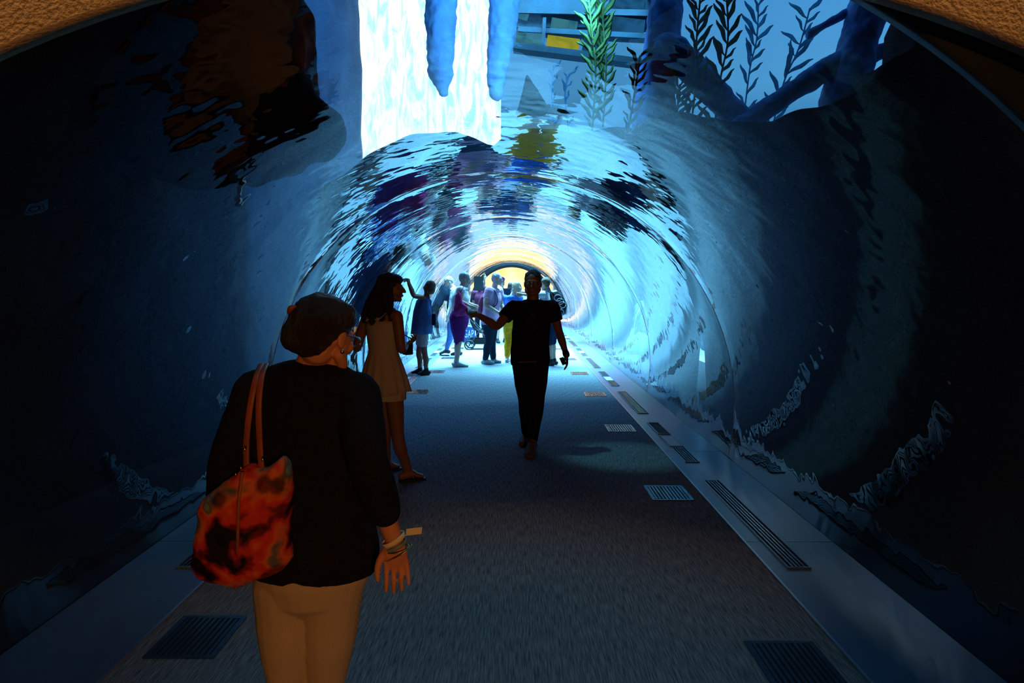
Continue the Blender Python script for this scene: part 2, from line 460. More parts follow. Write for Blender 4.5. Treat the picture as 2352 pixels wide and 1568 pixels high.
def ledge_slot(kind, xc, ya, yb, label, group):
    r = empty('ledge_slot', (xc, (ya + yb) / 2, 0.010), label, 'floor slot', group)
    W = 0.055
    s = MB(); s.box((xc - W, ya, 0.0105), (xc + W, yb, 0.0125)); s.build('recess', M['slot'], r, flat=True)
    fr = MB()
    for (x0, x1, y0, y1) in ((xc - W - .01, xc - W, ya - .01, yb + .01), (xc + W, xc + W + .01, ya - .01, yb + .01), (xc - W, xc + W, ya - .01, ya), (xc - W, xc + W, yb, yb + .01)):
        fr.box((x0, y0, 0.0105), (x1, y1, 0.020))
    fr.build('frame', M['ledge'], r, flat=True)
    if kind == 'louvre':
        lv = MB()
        for k in range(4):
            x = xc - W + 2 * W * (k + 1) / 5
            lv.box((x - 0.005, ya, 0.0125), (x + 0.005, yb, 0.019))
        lv.build('louvre', M['vent'], r, flat=True)
    if kind == 'lamp':
        lv = MB(); lv.box((xc - W, ya, 0.0125), (xc + W, yb, 0.016)); lv.build('diffuser', M['diffuser'], r, flat=True)


M['diffuser'] = mat('frosted lamp cover', (0.75, 0.85, 0.9), 0.4, 0.05, 10)
k = 0
for per in range(6):
    o = per * 4.52
    for nm, xs in (('right', 1.555), ('left', -1.785)):
        g = 'slots along the %s ledge' % nm
        dist = ['nearest the entrance', 'beside the walking man', 'beyond the walking man', 'by the standing crowd', 'past the crowd', 'close to the far arch'][per]
        for kind, a, c, txt in (('louvre', 3.62, 5.28, 'long louvred slot'), ('louvre', 5.86, 6.38, 'short louvred slot'), ('lamp', 6.44, 6.9, 'pale lamp cover'), ('open', 6.98, 7.55, 'short dark slot')):
            if c + o > Y1 - 0.5: continue
            ledge_slot(kind, xs, a + o, c + o, '%s in the %s ledge, %s' % (txt, nm, dist), g)


def floor_vent(x0, x1, y0, y1, label):
    r = empty('floor_vent', ((x0 + x1) / 2, (y0 + y1) / 2, 0), label, 'floor vent', 'grilles set in the carpet')
    s = MB(); s.box((x0 + .005, y0 + .005, 0.0005), (x1 - .005, y1 - .005, 0.002)); s.build('recess', M['slot'], r, flat=True)
    f = MB()
    for q in ((x0, x0 + .025, y0, y1), (x1 - .025, x1, y0, y1), (x0 + .025, x1 - .025, y0, y0 + .02), (x0 + .025, x1 - .025, y1 - .02, y1)):
        f.box((q[0], q[2], 0.0005), (q[1], q[3], 0.007))
    f.build('frame', M['vent'], r, flat=True)
    l = MB(); n = 10
    for i in range(n):
        x = x0 + .025 + (x1 - x0 - .05) * (i + .5) / n
        l.box((x - .007, y0 + .02, 0.002), (x + .007, y1 - .02, 0.0065))
    l.build('slat', M['vent'], r, flat=True)


vt = ['in the dark foreground', 'first bright one past the foreground', 'beside the walking man', 'beyond the walking man', 'by the crowd', 'behind the crowd', 'far down the tunnel']
for i in range(7):
    yc = 2.68 + 2.32 * i
    floor_vent(1.0, 1.3, yc - .18, yc + .18, 'metal floor grille along the right ledge, ' + vt[i])
    yc = 2.9 + 2.32 * i
    floor_vent(-1.55, -1.25, yc - .18, yc + .18, 'metal floor grille along the left ledge, ' + vt[i])

# far end: dark ring frame and the warm hall behind it
bb = MB(); p = arch_pts(1.78, 72, -0.02); rings = []
for x, z in p:
    dx, dz = (x - CX) / 1.78, (z - CZ) / 1.78
    rings.append([(x - dx * .1, Y1 - .15, z - dz * .1), (x + dx * .1, Y1 - .15, z + dz * .1), (x + dx * .1, Y1 + .15, z + dz * .1), (x - dx * .1, Y1 + .15, z - dz * .1)])
for r_ in rings:
    for i_ in range(4): r_[i_] = (r_[i_][0], r_[i_][1], r_[i_][2] + 0.25)
bb.loft(rings); struct(bb.build('trim_arch', M['frame']))
M['hall'] = mat('warm hall wall', (0.85, 0.6, 0.35), 0.8, 0.2, 1.2, col2=(0.95, 0.9, 0.75))
b = MB(); b.box((-6, 37, -0.1), (6, 37.2, 4.2)).box((-6, 31, 4), (6, 37.2, 4.2)).box((-6.2, 31, -0.1), (-6, 37.2, 4.2)).box((6, 31, -0.1), (6.2, 37.2, 4.2)).box((-6, 31.2, -.1), (XL, 37, 0)).box((XR, 31.2, -.1), (6, 37, 0))
struct(b.build('wall_hall', M['hall'], flat=True))
b = MB(); b.box((-2.6, 33.2, 0.01), (2.4, 34.2, 1.25)).box((-2.7, 33.1, 1.25), (2.5, 34.3, 1.32)); M['baffle'] = mat('blue grey counter', (0.22, 0.36, 0.52), 0.6, 0.1, 6)  # added block that keeps the lower hall out of the ceiling reflections
tag(b.build('baffle', M['baffle'], loc=(0, 33.7, 0), flat=True), 'blue grey counter added beyond the far arch to mask the lower warm hall', 'baffle')
struct(holed_wall(MB(), Y1, Y1 + 0.2, R + 0.02, -8, 8, 7).build('wall_far', M['wallrock']))


# ------------------------------------------------------------------ tank rockwork
def collar(name, y0, y1, prof, mtl, n=46, rc=2.32, amp=0.12, zbot=-0.6, nz=9, ny=4):
    """rock standing round the tunnel, its top following prof [(x, z)...]; hollowed where the tunnel passes"""
    xs = [prof[0][0] + (prof[-1][0] - prof[0][0]) * i / n for i in range(n + 1)]
    def top(x):
        for (a, za), (c, zc) in zip(prof, prof[1:]):
            if a <= x <= c: return za + (zc - za) * (x - a) / (c - a)
        return prof[-1][1]
    rings = []
    for x in xs:
        dx = x - CX; lo = CZ + math.sqrt(max(0.0, rc * rc - dx * dx)) if abs(dx) < rc else zbot
        hi = max(top(x), lo + 0.05); rg = []
        for k in range(nz + 1): rg.append(Vector((x, y0, lo + (hi - lo) * k / nz)))
        for k in range(1, ny): rg.append(Vector((x, y0 + (y1 - y0) * k / ny, hi)))
        for k in range(nz + 1): rg.append(Vector((x, y1, hi + (lo - hi) * k / nz)))
        for k in range(1, ny): rg.append(Vector((x, y1 + (y0 - y1) * k / ny, lo)))
        for v in rg:
            q = v * 1.3
            v.y += amp * 2.5 * noise.noise(q)
            if v.z > lo + 0.02: v.z += amp * 0.6 * noise.noise(v * 2.7) * min(1, (v.z - lo) / 0.5)
        rings.append(rg)
    return MB().loft(rings).build(name, mtl)


def prof_px(pts, Y): return [(at(x, y, Y).x, at(x, y, Y).z) for x, y in pts]


RIGHT = prof_px([(1335, 420), (1400, 345), (1480, 292), (1560, 286), (1620, 283), (1660, 296), (1745, 290), (1790, 272), (1850, 262), (1920, 235), (1985, 190), (2010, 160), (2075, 130), (2090, 60), (2120, -20), (2150, -120), (2400, -260)], 7.3)
tag(collar('rock_ridge', 7.0, 7.7, RIGHT, M['rock'], n=80), 'dark rock ridge rising right of the tunnel below the blue opening', 'rock')
BRIDGE = prof_px([(760, 430), (855, 372), (905, 345), (950, 332), (1000, 322), (1050, 316), (1100, 330), (1135, 346), (1170, 328), (1210, 312), (1300, 312), (1400, 308), (1500, 300), (1600, 300)], 10.4)
tag(collar('rock_bridge', 10.0, 10.8, BRIDGE, M['rock'], n=60), 'low dark rock arch lying over the tunnel below the bright water', 'rock')
B2 = [(-3.2, 2.7), (-1.5, 3.6), (0, 3.75), (1.5, 3.7), (3.2, 2.6)]  # unseen arch added as a dark ground behind the ceiling reflections
tag(collar('rock_bridge', 17.6, 18.6, B2, M['rock']), 'second rock arch added over the tunnel to darken the view deeper in', 'rock')
B3 = [(-3.2, 2.7), (-1.5, 3.8), (0, 3.95), (1.5, 3.8), (3.2, 2.6)]
tag(collar('rock_bridge', 26.0, 27.0, B3, M['rock']), 'third rock arch over the tunnel close to the far hall', 'rock')


def grid_wall(name, f, nu, nv, mtl, thick=0.3, amp=0.15, normal=Vector((1, 0, 0))):
    vs = []; fs = []
    for i in range(nu + 1):
        for j in range(nv + 1):
            p = Vector(f(i / nu, j / nv)); p += normal * (amp * (noise.noise(p * 0.9) + 0.4 * noise.noise(p * 2.6))); vs.append(p)
    m_ = len(vs); vs += [v - normal * thick for v in vs]
    nv1 = nv + 1
    for i in range(nu):
        for j in range(nv):
            a = i * nv1 + j; fs += [(a, a + 1, a + nv1 + 1, a + nv1), (m_ + a + nv1, m_ + a + nv1 + 1, m_ + a + 1, m_ + a)]
    for i in range(nu):
        a = i * nv1; fs.append((a + nv1, m_ + a + nv1, m_ + a, a)); a = i * nv1 + nv; fs.append((a, m_ + a, m_ + a + nv1, a + nv1))
    for j in range(nv):
        a = j; fs.append((a, m_ + a, m_ + a + 1, a + 1)); a = nu * nv1 + j; fs.append((a + 1, m_ + a + 1, m_ + a, a))
    return MB().add(vs, fs).build(name, mtl)


# left tank wall seen along its length, dark chamber round the near half
lw = lambda u, v: (-2.72 - 1.1 * (1 - u) ** 1.5, 1.7 + 10.8 * u, -0.6 + 7.4 * v)
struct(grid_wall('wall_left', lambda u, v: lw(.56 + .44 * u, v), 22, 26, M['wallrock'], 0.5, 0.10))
struct(grid_wall('wall_left_shade', lambda u, v: lw(.56 * u, v), 22, 26, M['rock'], 0.5, 0.10))  # shade of the near stretch put into a darker rock colour
struct(grid_wall('wall_right', lambda u, v: (5.6, 1.7 + 6.2 * u, -0.6 + 7 * v), 16, 16, M['rock'], 0.4, 0.2, Vector((-1, 0, 0))))
struct(grid_wall('ceiling_shade', lambda u, v: (-6 + 13 * u, 1.62 + 6.9 * v, 5.55), 24, 20, M['rock'], 0.4, 0.12, Vector((0, 0, -1))))  # unseen roof added to keep overhead light off the near floor
b = MB(); b.box((-12, 7.8, -0.75), (12, Y1, -0.6)); struct(b.build('floor_tank', M['sand'], flat=True))
b = MB(); b.box((-6, Y0, -0.9), (7, 7.8, -0.6)); struct(b.build('floor_tank_near', M['rock'], flat=True))
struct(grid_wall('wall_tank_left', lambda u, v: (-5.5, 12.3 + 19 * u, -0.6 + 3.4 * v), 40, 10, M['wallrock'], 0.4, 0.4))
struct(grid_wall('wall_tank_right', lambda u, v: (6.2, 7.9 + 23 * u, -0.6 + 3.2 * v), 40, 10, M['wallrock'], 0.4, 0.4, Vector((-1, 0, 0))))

b = MB()
for (px, py, Y, rr) in ((530, 110, 6.2, (.75, .7, .75)), (640, 190, 6.3, (.35, .5, .45)), (720, 300, 6.4, (.27, .4, .3)), (560, 300, 6.2, (.6, .6, .5)), (480, 60, 6.0, (.8, .8, .8)), (450, 330, 6, (.6, .6, .4)), (755, 290, 6.4, (.14, .25, .16))):
    b.ell(at(px, py, Y), rr)
tag(b.build('rock_overhang', M['rock_brown'], voxel=0.05, smooth_it=3, rough=0.07, rscale=2.5, loc=at(600, 200, 6.2)), 'brownish rock with a blunt nose overhanging the tunnel at upper left', 'rock')

# bright water curtain behind, with hanging rock columns in front
cu = at(985, 150, 13.5)
def curtain(u, v):
    x = at(780, 0, 13.5).x + (at(1150, 0, 13.5).x - at(780, 0, 13.5).x) * u
    return (x, 13.5 + 0.15 * math.sin(u * 40) + 0.1 * math.sin(u * 17 + v * 3), 3.1 + 5.2 * v)
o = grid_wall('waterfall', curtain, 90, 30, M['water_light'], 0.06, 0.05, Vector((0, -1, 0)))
tag(o, 'bright white sheet of self lit falling water behind the hanging columns', 'waterfall')


def hanging(pts, Y, label, mtl):
    bb = MB(); bb.tube([at(px, py, Y) for px, py, _ in pts], [r for _, _, r in pts], n=18, sub=5)
    return tag(bb.build('rock_column', mtl, voxel=0.03, smooth_it=2, rough=0.03, rscale=6, loc=at(pts[-1][0], pts[-1][1], Y)), label, 'rock')


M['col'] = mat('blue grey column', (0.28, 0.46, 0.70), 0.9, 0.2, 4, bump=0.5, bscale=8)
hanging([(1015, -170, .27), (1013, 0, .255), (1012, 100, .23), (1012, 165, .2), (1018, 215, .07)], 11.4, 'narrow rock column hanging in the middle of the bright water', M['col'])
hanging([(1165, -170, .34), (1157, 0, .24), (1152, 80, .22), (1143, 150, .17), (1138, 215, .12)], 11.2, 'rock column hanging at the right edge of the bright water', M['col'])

# tree-like trunks on the right, behind the rock ridge
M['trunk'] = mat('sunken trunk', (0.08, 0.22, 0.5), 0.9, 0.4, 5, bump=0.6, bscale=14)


def limb(name, pts, Y, root):
    bb = MB(); bb.tube([at(px, py, Y) for px, py, r in pts], [p[2] for p in pts], n=18, sub=5)
    return bb.build(name, M['trunk'], root, voxel=0.03, smooth_it=2, rough=0.025, rscale=5)


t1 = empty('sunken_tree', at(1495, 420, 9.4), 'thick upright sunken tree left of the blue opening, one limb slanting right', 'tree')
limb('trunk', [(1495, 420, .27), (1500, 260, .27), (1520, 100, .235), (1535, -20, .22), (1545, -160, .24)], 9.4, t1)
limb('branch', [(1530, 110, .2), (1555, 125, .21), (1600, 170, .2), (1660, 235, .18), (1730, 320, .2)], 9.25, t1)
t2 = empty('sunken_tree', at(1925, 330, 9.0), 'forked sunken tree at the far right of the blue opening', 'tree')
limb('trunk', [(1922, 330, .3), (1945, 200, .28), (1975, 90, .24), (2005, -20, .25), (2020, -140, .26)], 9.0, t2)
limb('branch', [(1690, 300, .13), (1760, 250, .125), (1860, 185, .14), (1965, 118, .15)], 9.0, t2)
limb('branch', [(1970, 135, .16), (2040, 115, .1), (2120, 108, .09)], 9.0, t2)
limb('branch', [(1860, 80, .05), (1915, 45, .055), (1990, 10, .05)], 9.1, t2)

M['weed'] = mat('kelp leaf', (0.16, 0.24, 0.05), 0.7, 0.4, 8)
def leafy(m):
    t = m.node_tree; b = t.nodes['Principled BSDF']; tl = t.nodes.new('ShaderNodeBsdfTranslucent'); mx = t.nodes.new('ShaderNodeMixShader'); mx.inputs[0].default_value = 0.6
    t.links.new(b.inputs['Base Color'].links[0].from_socket, tl.inputs[0]); t.links.new(b.outputs[0], mx.inputs[1]); t.links.new(tl.outputs[0], mx.inputs[2]); t.links.new(mx.outputs[0], t.nodes['Material Output'].inputs[0])
    return m


leafy(M['weed'])
M['weed_hazed'] = mat('hazed kelp leaf', (0.16, 0.42, 0.55), 0.7, 0.3, 8)  # water haze put into a paler, bluer leaf colour


leafy(M['weed_hazed'])


def kelp(pts, Y, nleaf, size, label, m_):
    base = at(pts[0][0], pts[0][1], Y); P = [at(x, y, Y) for x, y in pts]
    r = empty('kelp', base, label, 'kelp', 'kelp growing in the tank opening')
    st = MB(); st.tube(P, [0.012] * len(P), n=8, sub=6); st.build('stem', m_, r)
    lf = MB(); tot = len(P) - 1; rnd = random.Random(int(pts[0][0]))
    for k in range(nleaf):
        t = (k + 0.5) / nleaf * tot; i = min(int(t), tot - 1); p = P[i].lerp(P[i + 1], t - i)
        up = (P[i + 1] - P[i]).normalized(); sd = Vector((1 if k % 2 else -1, rnd.uniform(-.8, .8), 0)).normalized()
        d = (up * rnd.uniform(.7, 1.2) + sd * rnd.uniform(.4, .8)).normalized(); L_ = size * rnd.uniform(.7, 1.3)
        nn = d.cross(Vector((0, 1, 0.3))).normalized(); dd = d.cross(nn)
        rings = []
        for q in range(7):
            u = q / 6; wd = L_ * 0.075 * math.sin(PI * (0.06 + 0.88 * u)); c = p + d * (L_ * u) - Vector((0, 0, L_ * .12 * u * u)) + nn * (0.01 * math.sin(u * 9))
            rings.append([c + nn * wd + dd * .001, c + dd * .004, c - nn * wd + dd * .001, c - dd * .004])
        lf.loft(rings)
    lf.build('leaves', m_, r)


kelp([(1640, 300), (1655, 180), (1672, 90), (1668, -20)], 8.6, 20, .34, 'dark kelp strand climbing from the ridge beside the slanting trunk', M['weed'])
kelp([(1705, 300), (1722, 160), (1738, 90), (1742, 10)], 10.5, 18, .36, 'faint pale kelp strand in the middle of the blue opening', M['weed_hazed'])
kelp([(1770, 310), (1800, 190), (1835, 110), (1860, 20)], 10.3, 18, .38, 'faint pale kelp strand leaning right in the blue opening', M['weed_hazed'])
kelp([(1585, 310), (1600, 170), (1600, 90), (1610, -20)], 8.4, 26, .3, 'bushy kelp strand against the right side of the upright trunk', M['weed'])
kelp([(1552, 300), (1556, 250), (1562, 195)], 7.5, 16, .25, 'short kelp tuft at the foot of the upright trunk', M['weed'])
kelp([(1436, 335), (1456, 225), (1470, 130)], 7.4, 18, .25, 'short kelp left of the upright trunk', M['weed'])
kelp([(1360, 300), (1368, 160), (1358, 60), (1350, -30)], 9.3, 40, .3, 'dense olive kelp curtain in front of the viewing gallery', M['weed'])
kelp([(1385, 290), (1392, 150), (1385, 50), (1388, -30)], 9.6, 36, .3, 'dense olive kelp curtain right of its neighbour at the gallery', M['weed'])
kelp([(1275, 330), (1268, 220), (1272, 150)], 10.7, 8, .22, 'thin kelp sprig below the yellow gallery window', M['weed_hazed'])
kelp([(1310, 330), (1298, 220), (1308, 170)], 10.7, 8, .22, 'thin kelp sprig right of the ray fin', M['weed_hazed'])

# viewing gallery across the tank (dark teal slabs, lit panes)
Yg = 14.5
gal = empty('viewing_gallery', at(1320, 110, Yg), 'dark teal viewing gallery with lit panes above the tank wall', 'gallery')
M['gal'] = mat('teal slab', (0.008, 0.05, 0.085), 0.8, 0.3, 2)
M['teal_pane'] = emit('lit teal pane', (0.10, 0.45, 0.55), 0.6, (0.04, 0.28, 0.42), 3)
M['yellow_pane'] = emit('lit yellow pane', (0.75, 0.62, 0.05), 0.75, (0.45, 0.5, 0.05), 3)
M['blue_pane'] = emit('dim blue pane', (0.03, 0.22, 0.5), 0.6, (0.02, 0.12, 0.25), 3)
def quad_box(bb, x0, y0, x1, y1, Y, th):
    a, c = at(x0, y0, Y), at(x1, y1, Y); bb.box((min(a.x, c.x), Y, min(a.z, c.z)), (max(a.x, c.x), Y + th, max(a.z, c.z))); return bb
quad_box(MB(), 1160, -220, 1520, 62, Yg + .1, .3).build('upper_slab', M['gal'], gal, flat=True)
def sl_box(bb, x0, y0, x1, y1, hgt, Y, th):
    a, c = at(x0, y0, Y), at(x1, y1, Y); m_ = (a + c) / 2; d = (c - a) / 2; n_ = Vector((-d.z, 0, d.x)).normalized() * (hgt / 2)
    bb.obox(m_ + Vector((0, th / 2, 0)), d, (0, th / 2, 0), n_)
    return bb
sl_box(MB(), 1180, 103, 1520, 146, .12, Yg - .1, .35).build('deck', M['gal'], gal, flat=True)
sl_box(MB(), 1190, 66, 1520, 84, .1, Yg, .3).build('beam', M['gal'], gal, flat=True)
sl_box(MB(), 1180, 22, 1520, 30, .12, Yg, .3).build('beam', M['gal'], gal, flat=True)
for (x0, x1, y, m_, h_) in ((1186, 1246, 83, 'teal_pane', .26), (1256, 1330, 99, 'yellow_pane', .27), (1186, 1214, 30, 'teal_pane', .2), (1266, 1326, 55, 'teal_pane', .2), (1340, 1395, 100, 'blue_pane', .3), (1400, 1480, 60, 'blue_pane', .35), (1400, 1480, 5, 'blue_pane', .3)):
    sl_box(MB(), x0, y - 4, x1, y + 6, h_, Yg + .05, .06).build('pane', M[m_], gal, flat=True)
sl_box(MB(), 1251, 40, 1247, 115, .07, Yg - .06, .1).build('post', M['gal'], gal, flat=True)

# ray swimming above the tunnel
M['ray'] = mat('grey ray skin', (0.12, 0.18, 0.24), 0.6, 0.15, 8)  # body lightened below the tip, a reflection edge put into the colours
M['ray_dark'] = mat('dark head and tip above reflection', (0.006, 0.01, 0.018), 0.8, 0.2, 8, spec=.1)
Yr = 6.6
ray = empty('ray_fish', at(1240, 255, Yr), 'grey ray with a raised fin, lightened below the tip as a reflection, swimming above the tunnel', 'fish')
def fin(outline, th, Y):
    bb = MB(); bb.pillow([at(x, y, Y + d) for x, y, d in outline], None, None, (0.2, 1, 0.1), th, 6); return bb
fin([(1180, 268, 0), (1190, 245, .05), (1198, 215, .1), (1200, 210, .1), (1238, 210, .1), (1248, 225, .05), (1262, 250, 0), (1250, 268, -.05), (1215, 272, -.05)], .035, Yr).build('body', M['ray'], ray, voxel=0.008)
fin([(1199, 212, .1), (1204, 190, .14), (1208, 172, .16), (1213, 172, .16), (1224, 190, .14), (1240, 212, .1)], .024, Yr).build('fin_tip', M['ray_dark'], ray, voxel=0.008)
fin([(1250, 250, .0), (1254, 240, 0), (1264, 238, 0), (1262, 246, 0), (1280, 246, 0), (1298, 252, 0), (1314, 263, .02), (1285, 267, 0), (1245, 269, 0), (1254, 258, 0)], .035, Yr - .05).build('head', M['ray_dark'], ray, voxel=0.008)
MB().tube([at(1190, 266, Yr), at(1165, 270, Yr + .1), at(1140, 268, Yr + .3)], [.02, .01, .004], n=8).build('tail', M['ray'], ray)

# coral outside the far right of the tunnel
M['coral'] = mat('green coral', (0.05, 0.12, 0.04), 0.9, 0.4, 9, bump=0.6, bscale=16)
M['lime'] = mat('lime sponge', (0.28, 0.40, 0.015), 0.8, 0.3, 9, bump=0.3)
cr = empty('coral_mound', (3.3, 16.0, -0.6), 'green coral mound outside the tunnel behind the walking man', 'coral')
b = MB(); rnd = random.Random(3)
for i in range(16):
    b.ell((3.2 + rnd.uniform(-.5, .6), 16.0 + rnd.uniform(-.9, .9), -.4 + rnd.uniform(0, 1.3)), (rnd.uniform(.2, .4),) * 3)
b.build('mound', M['coral'], cr, voxel=0.05, rough=0.06, rscale=6)
b = MB()
for k in range(5):
    b.tube([(2.7 + k * .12, 15.2, .5 + k * .05), (2.75 + k * .16, 15.1, .9 + .08 * k), (2.9 + k * .2, 15.1, 1.15 + .16 * k)], [.05, .06, .03], n=10)
b.build('finger', M['lime'], cr, voxel=0.02)


# ------------------------------------------------------------------ people
M['skin'] = mat('skin', (0.66, 0.27, 0.15), 0.55, 0.1, 14, spec=0.35)
M['skin_pale'] = mat('pale skin', (0.52, 0.35, 0.27), 0.55, 0.1, 14, spec=0.35)
M['skin_tan'] = mat('tanned skin', (0.27, 0.12, 0.07), 0.5, 0.1, 14, spec=0.4)
M['eye'] = mat('eye', (0.25, 0.22, 0.2), 0.2, 0.1, 10, spec=0.5)
M['lip'] = mat('lips', (0.42, 0.14, 0.11), 0.5, 0.1, 10)


def hair_mat(name, c, st=(60, 60, 6)):
    return mat(name, c, 0.5, 0.45, 4, bump=0.6, bscale=8, stretch=st, spec=0.4)


M['hair_dark'] = hair_mat('dark brown hair', (0.018, 0.011, 0.008))
M['hair_brown'] = hair_mat('greying brown hair', (0.022, 0.014, 0.010))
M['hair_grey'] = hair_mat('grey hair', (0.38, 0.38, 0.36))
M['hair_blond'] = hair_mat('blond hair', (0.42, 0.33, 0.20))
M['hair_mid'] = hair_mat('light brown hair', (0.13, 0.09, 0.05))


def cloth(name, c, var=0.2, scale=25): return mat(name, c, 0.9, var, scale, bump=0.25, bscale=30, spec=0.1)


M['tee'] = cloth('dark maroon tee', (0.010, 0.005, 0.006))
M['print'] = cloth('faded print', (0.024, 0.011, 0.011), 0.5, 40)
M['jeans_black'] = cloth('black jeans', (0.010, 0.011, 0.014))
M['jeans'] = cloth('dark blue jeans', (0.012, 0.022, 0.04))
M['jeans_blue'] = cloth('blue jeans', (0.07, 0.14, 0.32))
M['dress'] = mat('cream dress', (0.56, 0.45, 0.36), 0.85, 0.08, 60, bump=0.3, bscale=120, spec=0.15)
M['trousers'] = stripe_mat('ribbed beige trousers', (0.50, 0.37, 0.25), (0.66, 0.51, 0.36), 95, 'X')
M['blue_top'] = cloth('blue sleeveless top', (0.07, 0.17, 0.42))
M['shorts_white'] = cloth('pale shorts', (0.5, 0.5, 0.52))
M['white'] = cloth('white cotton', (0.78, 0.78, 0.78), 0.06)
M['pink'] = cloth('pink shirt', (0.62, 0.36, 0.52), 0.1)
M['purple'] = cloth('purple shorts', (0.13, 0.015, 0.14))
M['maroon'] = cloth('maroon shirt', (0.16, 0.035, 0.08))
M['navy'] = cloth('navy cloth', (0.012, 0.022, 0.06))
M['royal'] = cloth('royal blue top', (0.04, 0.13, 0.50))
M['yellow'] = cloth('mustard trousers', (0.80, 0.36, 0.015))
M['magenta'] = cloth('magenta fabric', (0.35, 0.03, 0.16), 0.4, 14)
M['shoe_brown'] = mat('brown leather', (0.11, 0.055, 0.03), 0.6, 0.2, 20)
M['shoe_black'] = mat('black shoe', (0.015, 0.015, 0.018), 0.5, 0.2, 20)
M['shoe_grey'] = mat('grey trainer', (0.35, 0.36, 0.38), 0.6, 0.4, 30)
M['strap'] = mat('red brown leather', (0.30, 0.07, 0.035), 0.5, 0.2, 20, spec=0.4)
M['gold'] = mat('gold chain', (0.7, 0.5, 0.2), 0.3, 0.1, 20, metal=1)
M['steel'] = mat('steel', (0.6, 0.62, 0.65), 0.25, 0.1, 20, metal=1)
M['plastic'] = mat('black plastic', (0.012, 0.012, 0.014), 0.3, 0.1, 20, spec=0.5)
M['paper'] = mat('paper tag', (0.85, 0.74, 0.55), 0.8, 0.05, 20)
M['band'] = mat('grey green wristband', (0.22, 0.27, 0.27), 0.6, 0.2, 40)
M['floral'] = floral_mat()


def hand(b, W, d, n, th, curl=0.5, k=1.0, spread=1.0):
    d = Vector(d).normalized(); n = Vector(n); n = (n - d * n.dot(d)).normalized(); s = d.cross(n) * th
    b.tube([W - d * .02 * k, W + d * .04 * k, W + d * .076 * k], [(.025 * k, .019 * k), (.036 * k, .016 * k), (.038 * k, .011 * k)], side=s, n=16, c1=.6)
    b.ell(W + d * .035 * k + s * .022 * k + n * .008 * k, (.014 * k, .026 * k, .014 * k), (s, d, n), 10, 8)
    for off, ln, c in ((.0315, .072, .9), (.0105, .080, 1.0), (-.0105, .075, 1.1), (-.0305, .060, 1.25)):
        p = W + d * .080 * k + s * off * k; dr = (d + s * off * 2.2 * spread).normalized(); pts = [p - d * .012 * k, p]
        ax = dr.cross(n).normalized()
        for fr, a in ((.45, .55), (.31, .8), (.24, .5)):
            dr = (Matrix.Rotation(curl * c * a, 3, ax) @ dr).normalized(); p = p + dr * ln * fr * k; pts.append(p)
        b.tube(pts, [.0092 * k, .0088 * k, .0084 * k, .0078 * k, .0062 * k], n=10, sub=3)
    p = W + d * .022 * k + s * .026 * k; dr = (d * .75 + s * .6 + n * .35).normalized(); pts = [p]
    for ln in (.036, .032, .026):
        p = p + dr * ln * k; pts.append(p); dr = (dr + d * .25 - s * (.12 + .3 * curl) + n * .1 * curl).normalized()
    b.tube(pts, [.013 * k, .0115 * k, .0105 * k, .0075 * k], n=10, sub=3)


def head(b, C, f, up, k=1.0):
    r = f.cross(up).normalized(); A = (r, f, up)
    P = lambda x, y, z: C + r * (x * k) + f * (y * k) + up * (z * k)
    S = lambda *q: tuple(x * k for x in q)
    b.ell(P(0, -.012, .034), S(.076, .097, .083), A); b.ell(P(0, -.02, -.005), S(.07, .082, .075), A)
    b.ell(P(0, .030, -.012), S(.064, .062, .075), A); b.ell(P(0, .042, -.060), S(.050, .048, .052), A)
    b.ell(P(0, .074, -.094), S(.026, .020, .019), A); b.ell(P(0, .080, .022), S(.050, .013, .012), A)
    b.tube([P(0, .090, .014), P(0, .106, -.010), P(0, .116, -.030)], [.009 * k, .011 * k, .013 * k], n=10)
    for sx in (-1, 1):
        b.ell(P(sx * .014, .098, -.033), S(.009, .011, .009), A, 10, 6)
        b.ell(P(sx * .040, .066, -.025), S(.022, .02, .02), A)
        b.ell(P(sx * .077, -.006, -.012), S(.010, .020, .032), A, 12, 8)
        b.tube([P(sx * .060, .01, -.06), P(sx * .045, .05, -.085), P(0, .076, -.098)], [.02 * k, .019 * k, .016 * k], n=10)
    b.ell(P(0, .092, -.054), S(.024, .011, .006), A, 12, 6); b.ell(P(0, .090, -.067), S(.020, .011, .007), A, 12, 6)


BONES = dict(head=(0, .02, 1.62), neck=(0, -.012, 1.44), chest=(0, 0, 1.25), waist=(0, .005, 1.06), pelvis=(0, 0, .93))
for sx, q in ((-1, 'L'), (1, 'R')):
    BONES.update({'s' + q: (sx * .18, 0, 1.395), 'e' + q: (sx * .235, -.03, 1.115), 'w' + q: (sx * .24, .07, .875), 'h' + q: (sx * .088, 0, .90),
                  'k' + q: (sx * .095, .02, .49), 'a' + q: (sx * .10, -.03, .085), 't' + q: (sx * .12, .135, .028)})


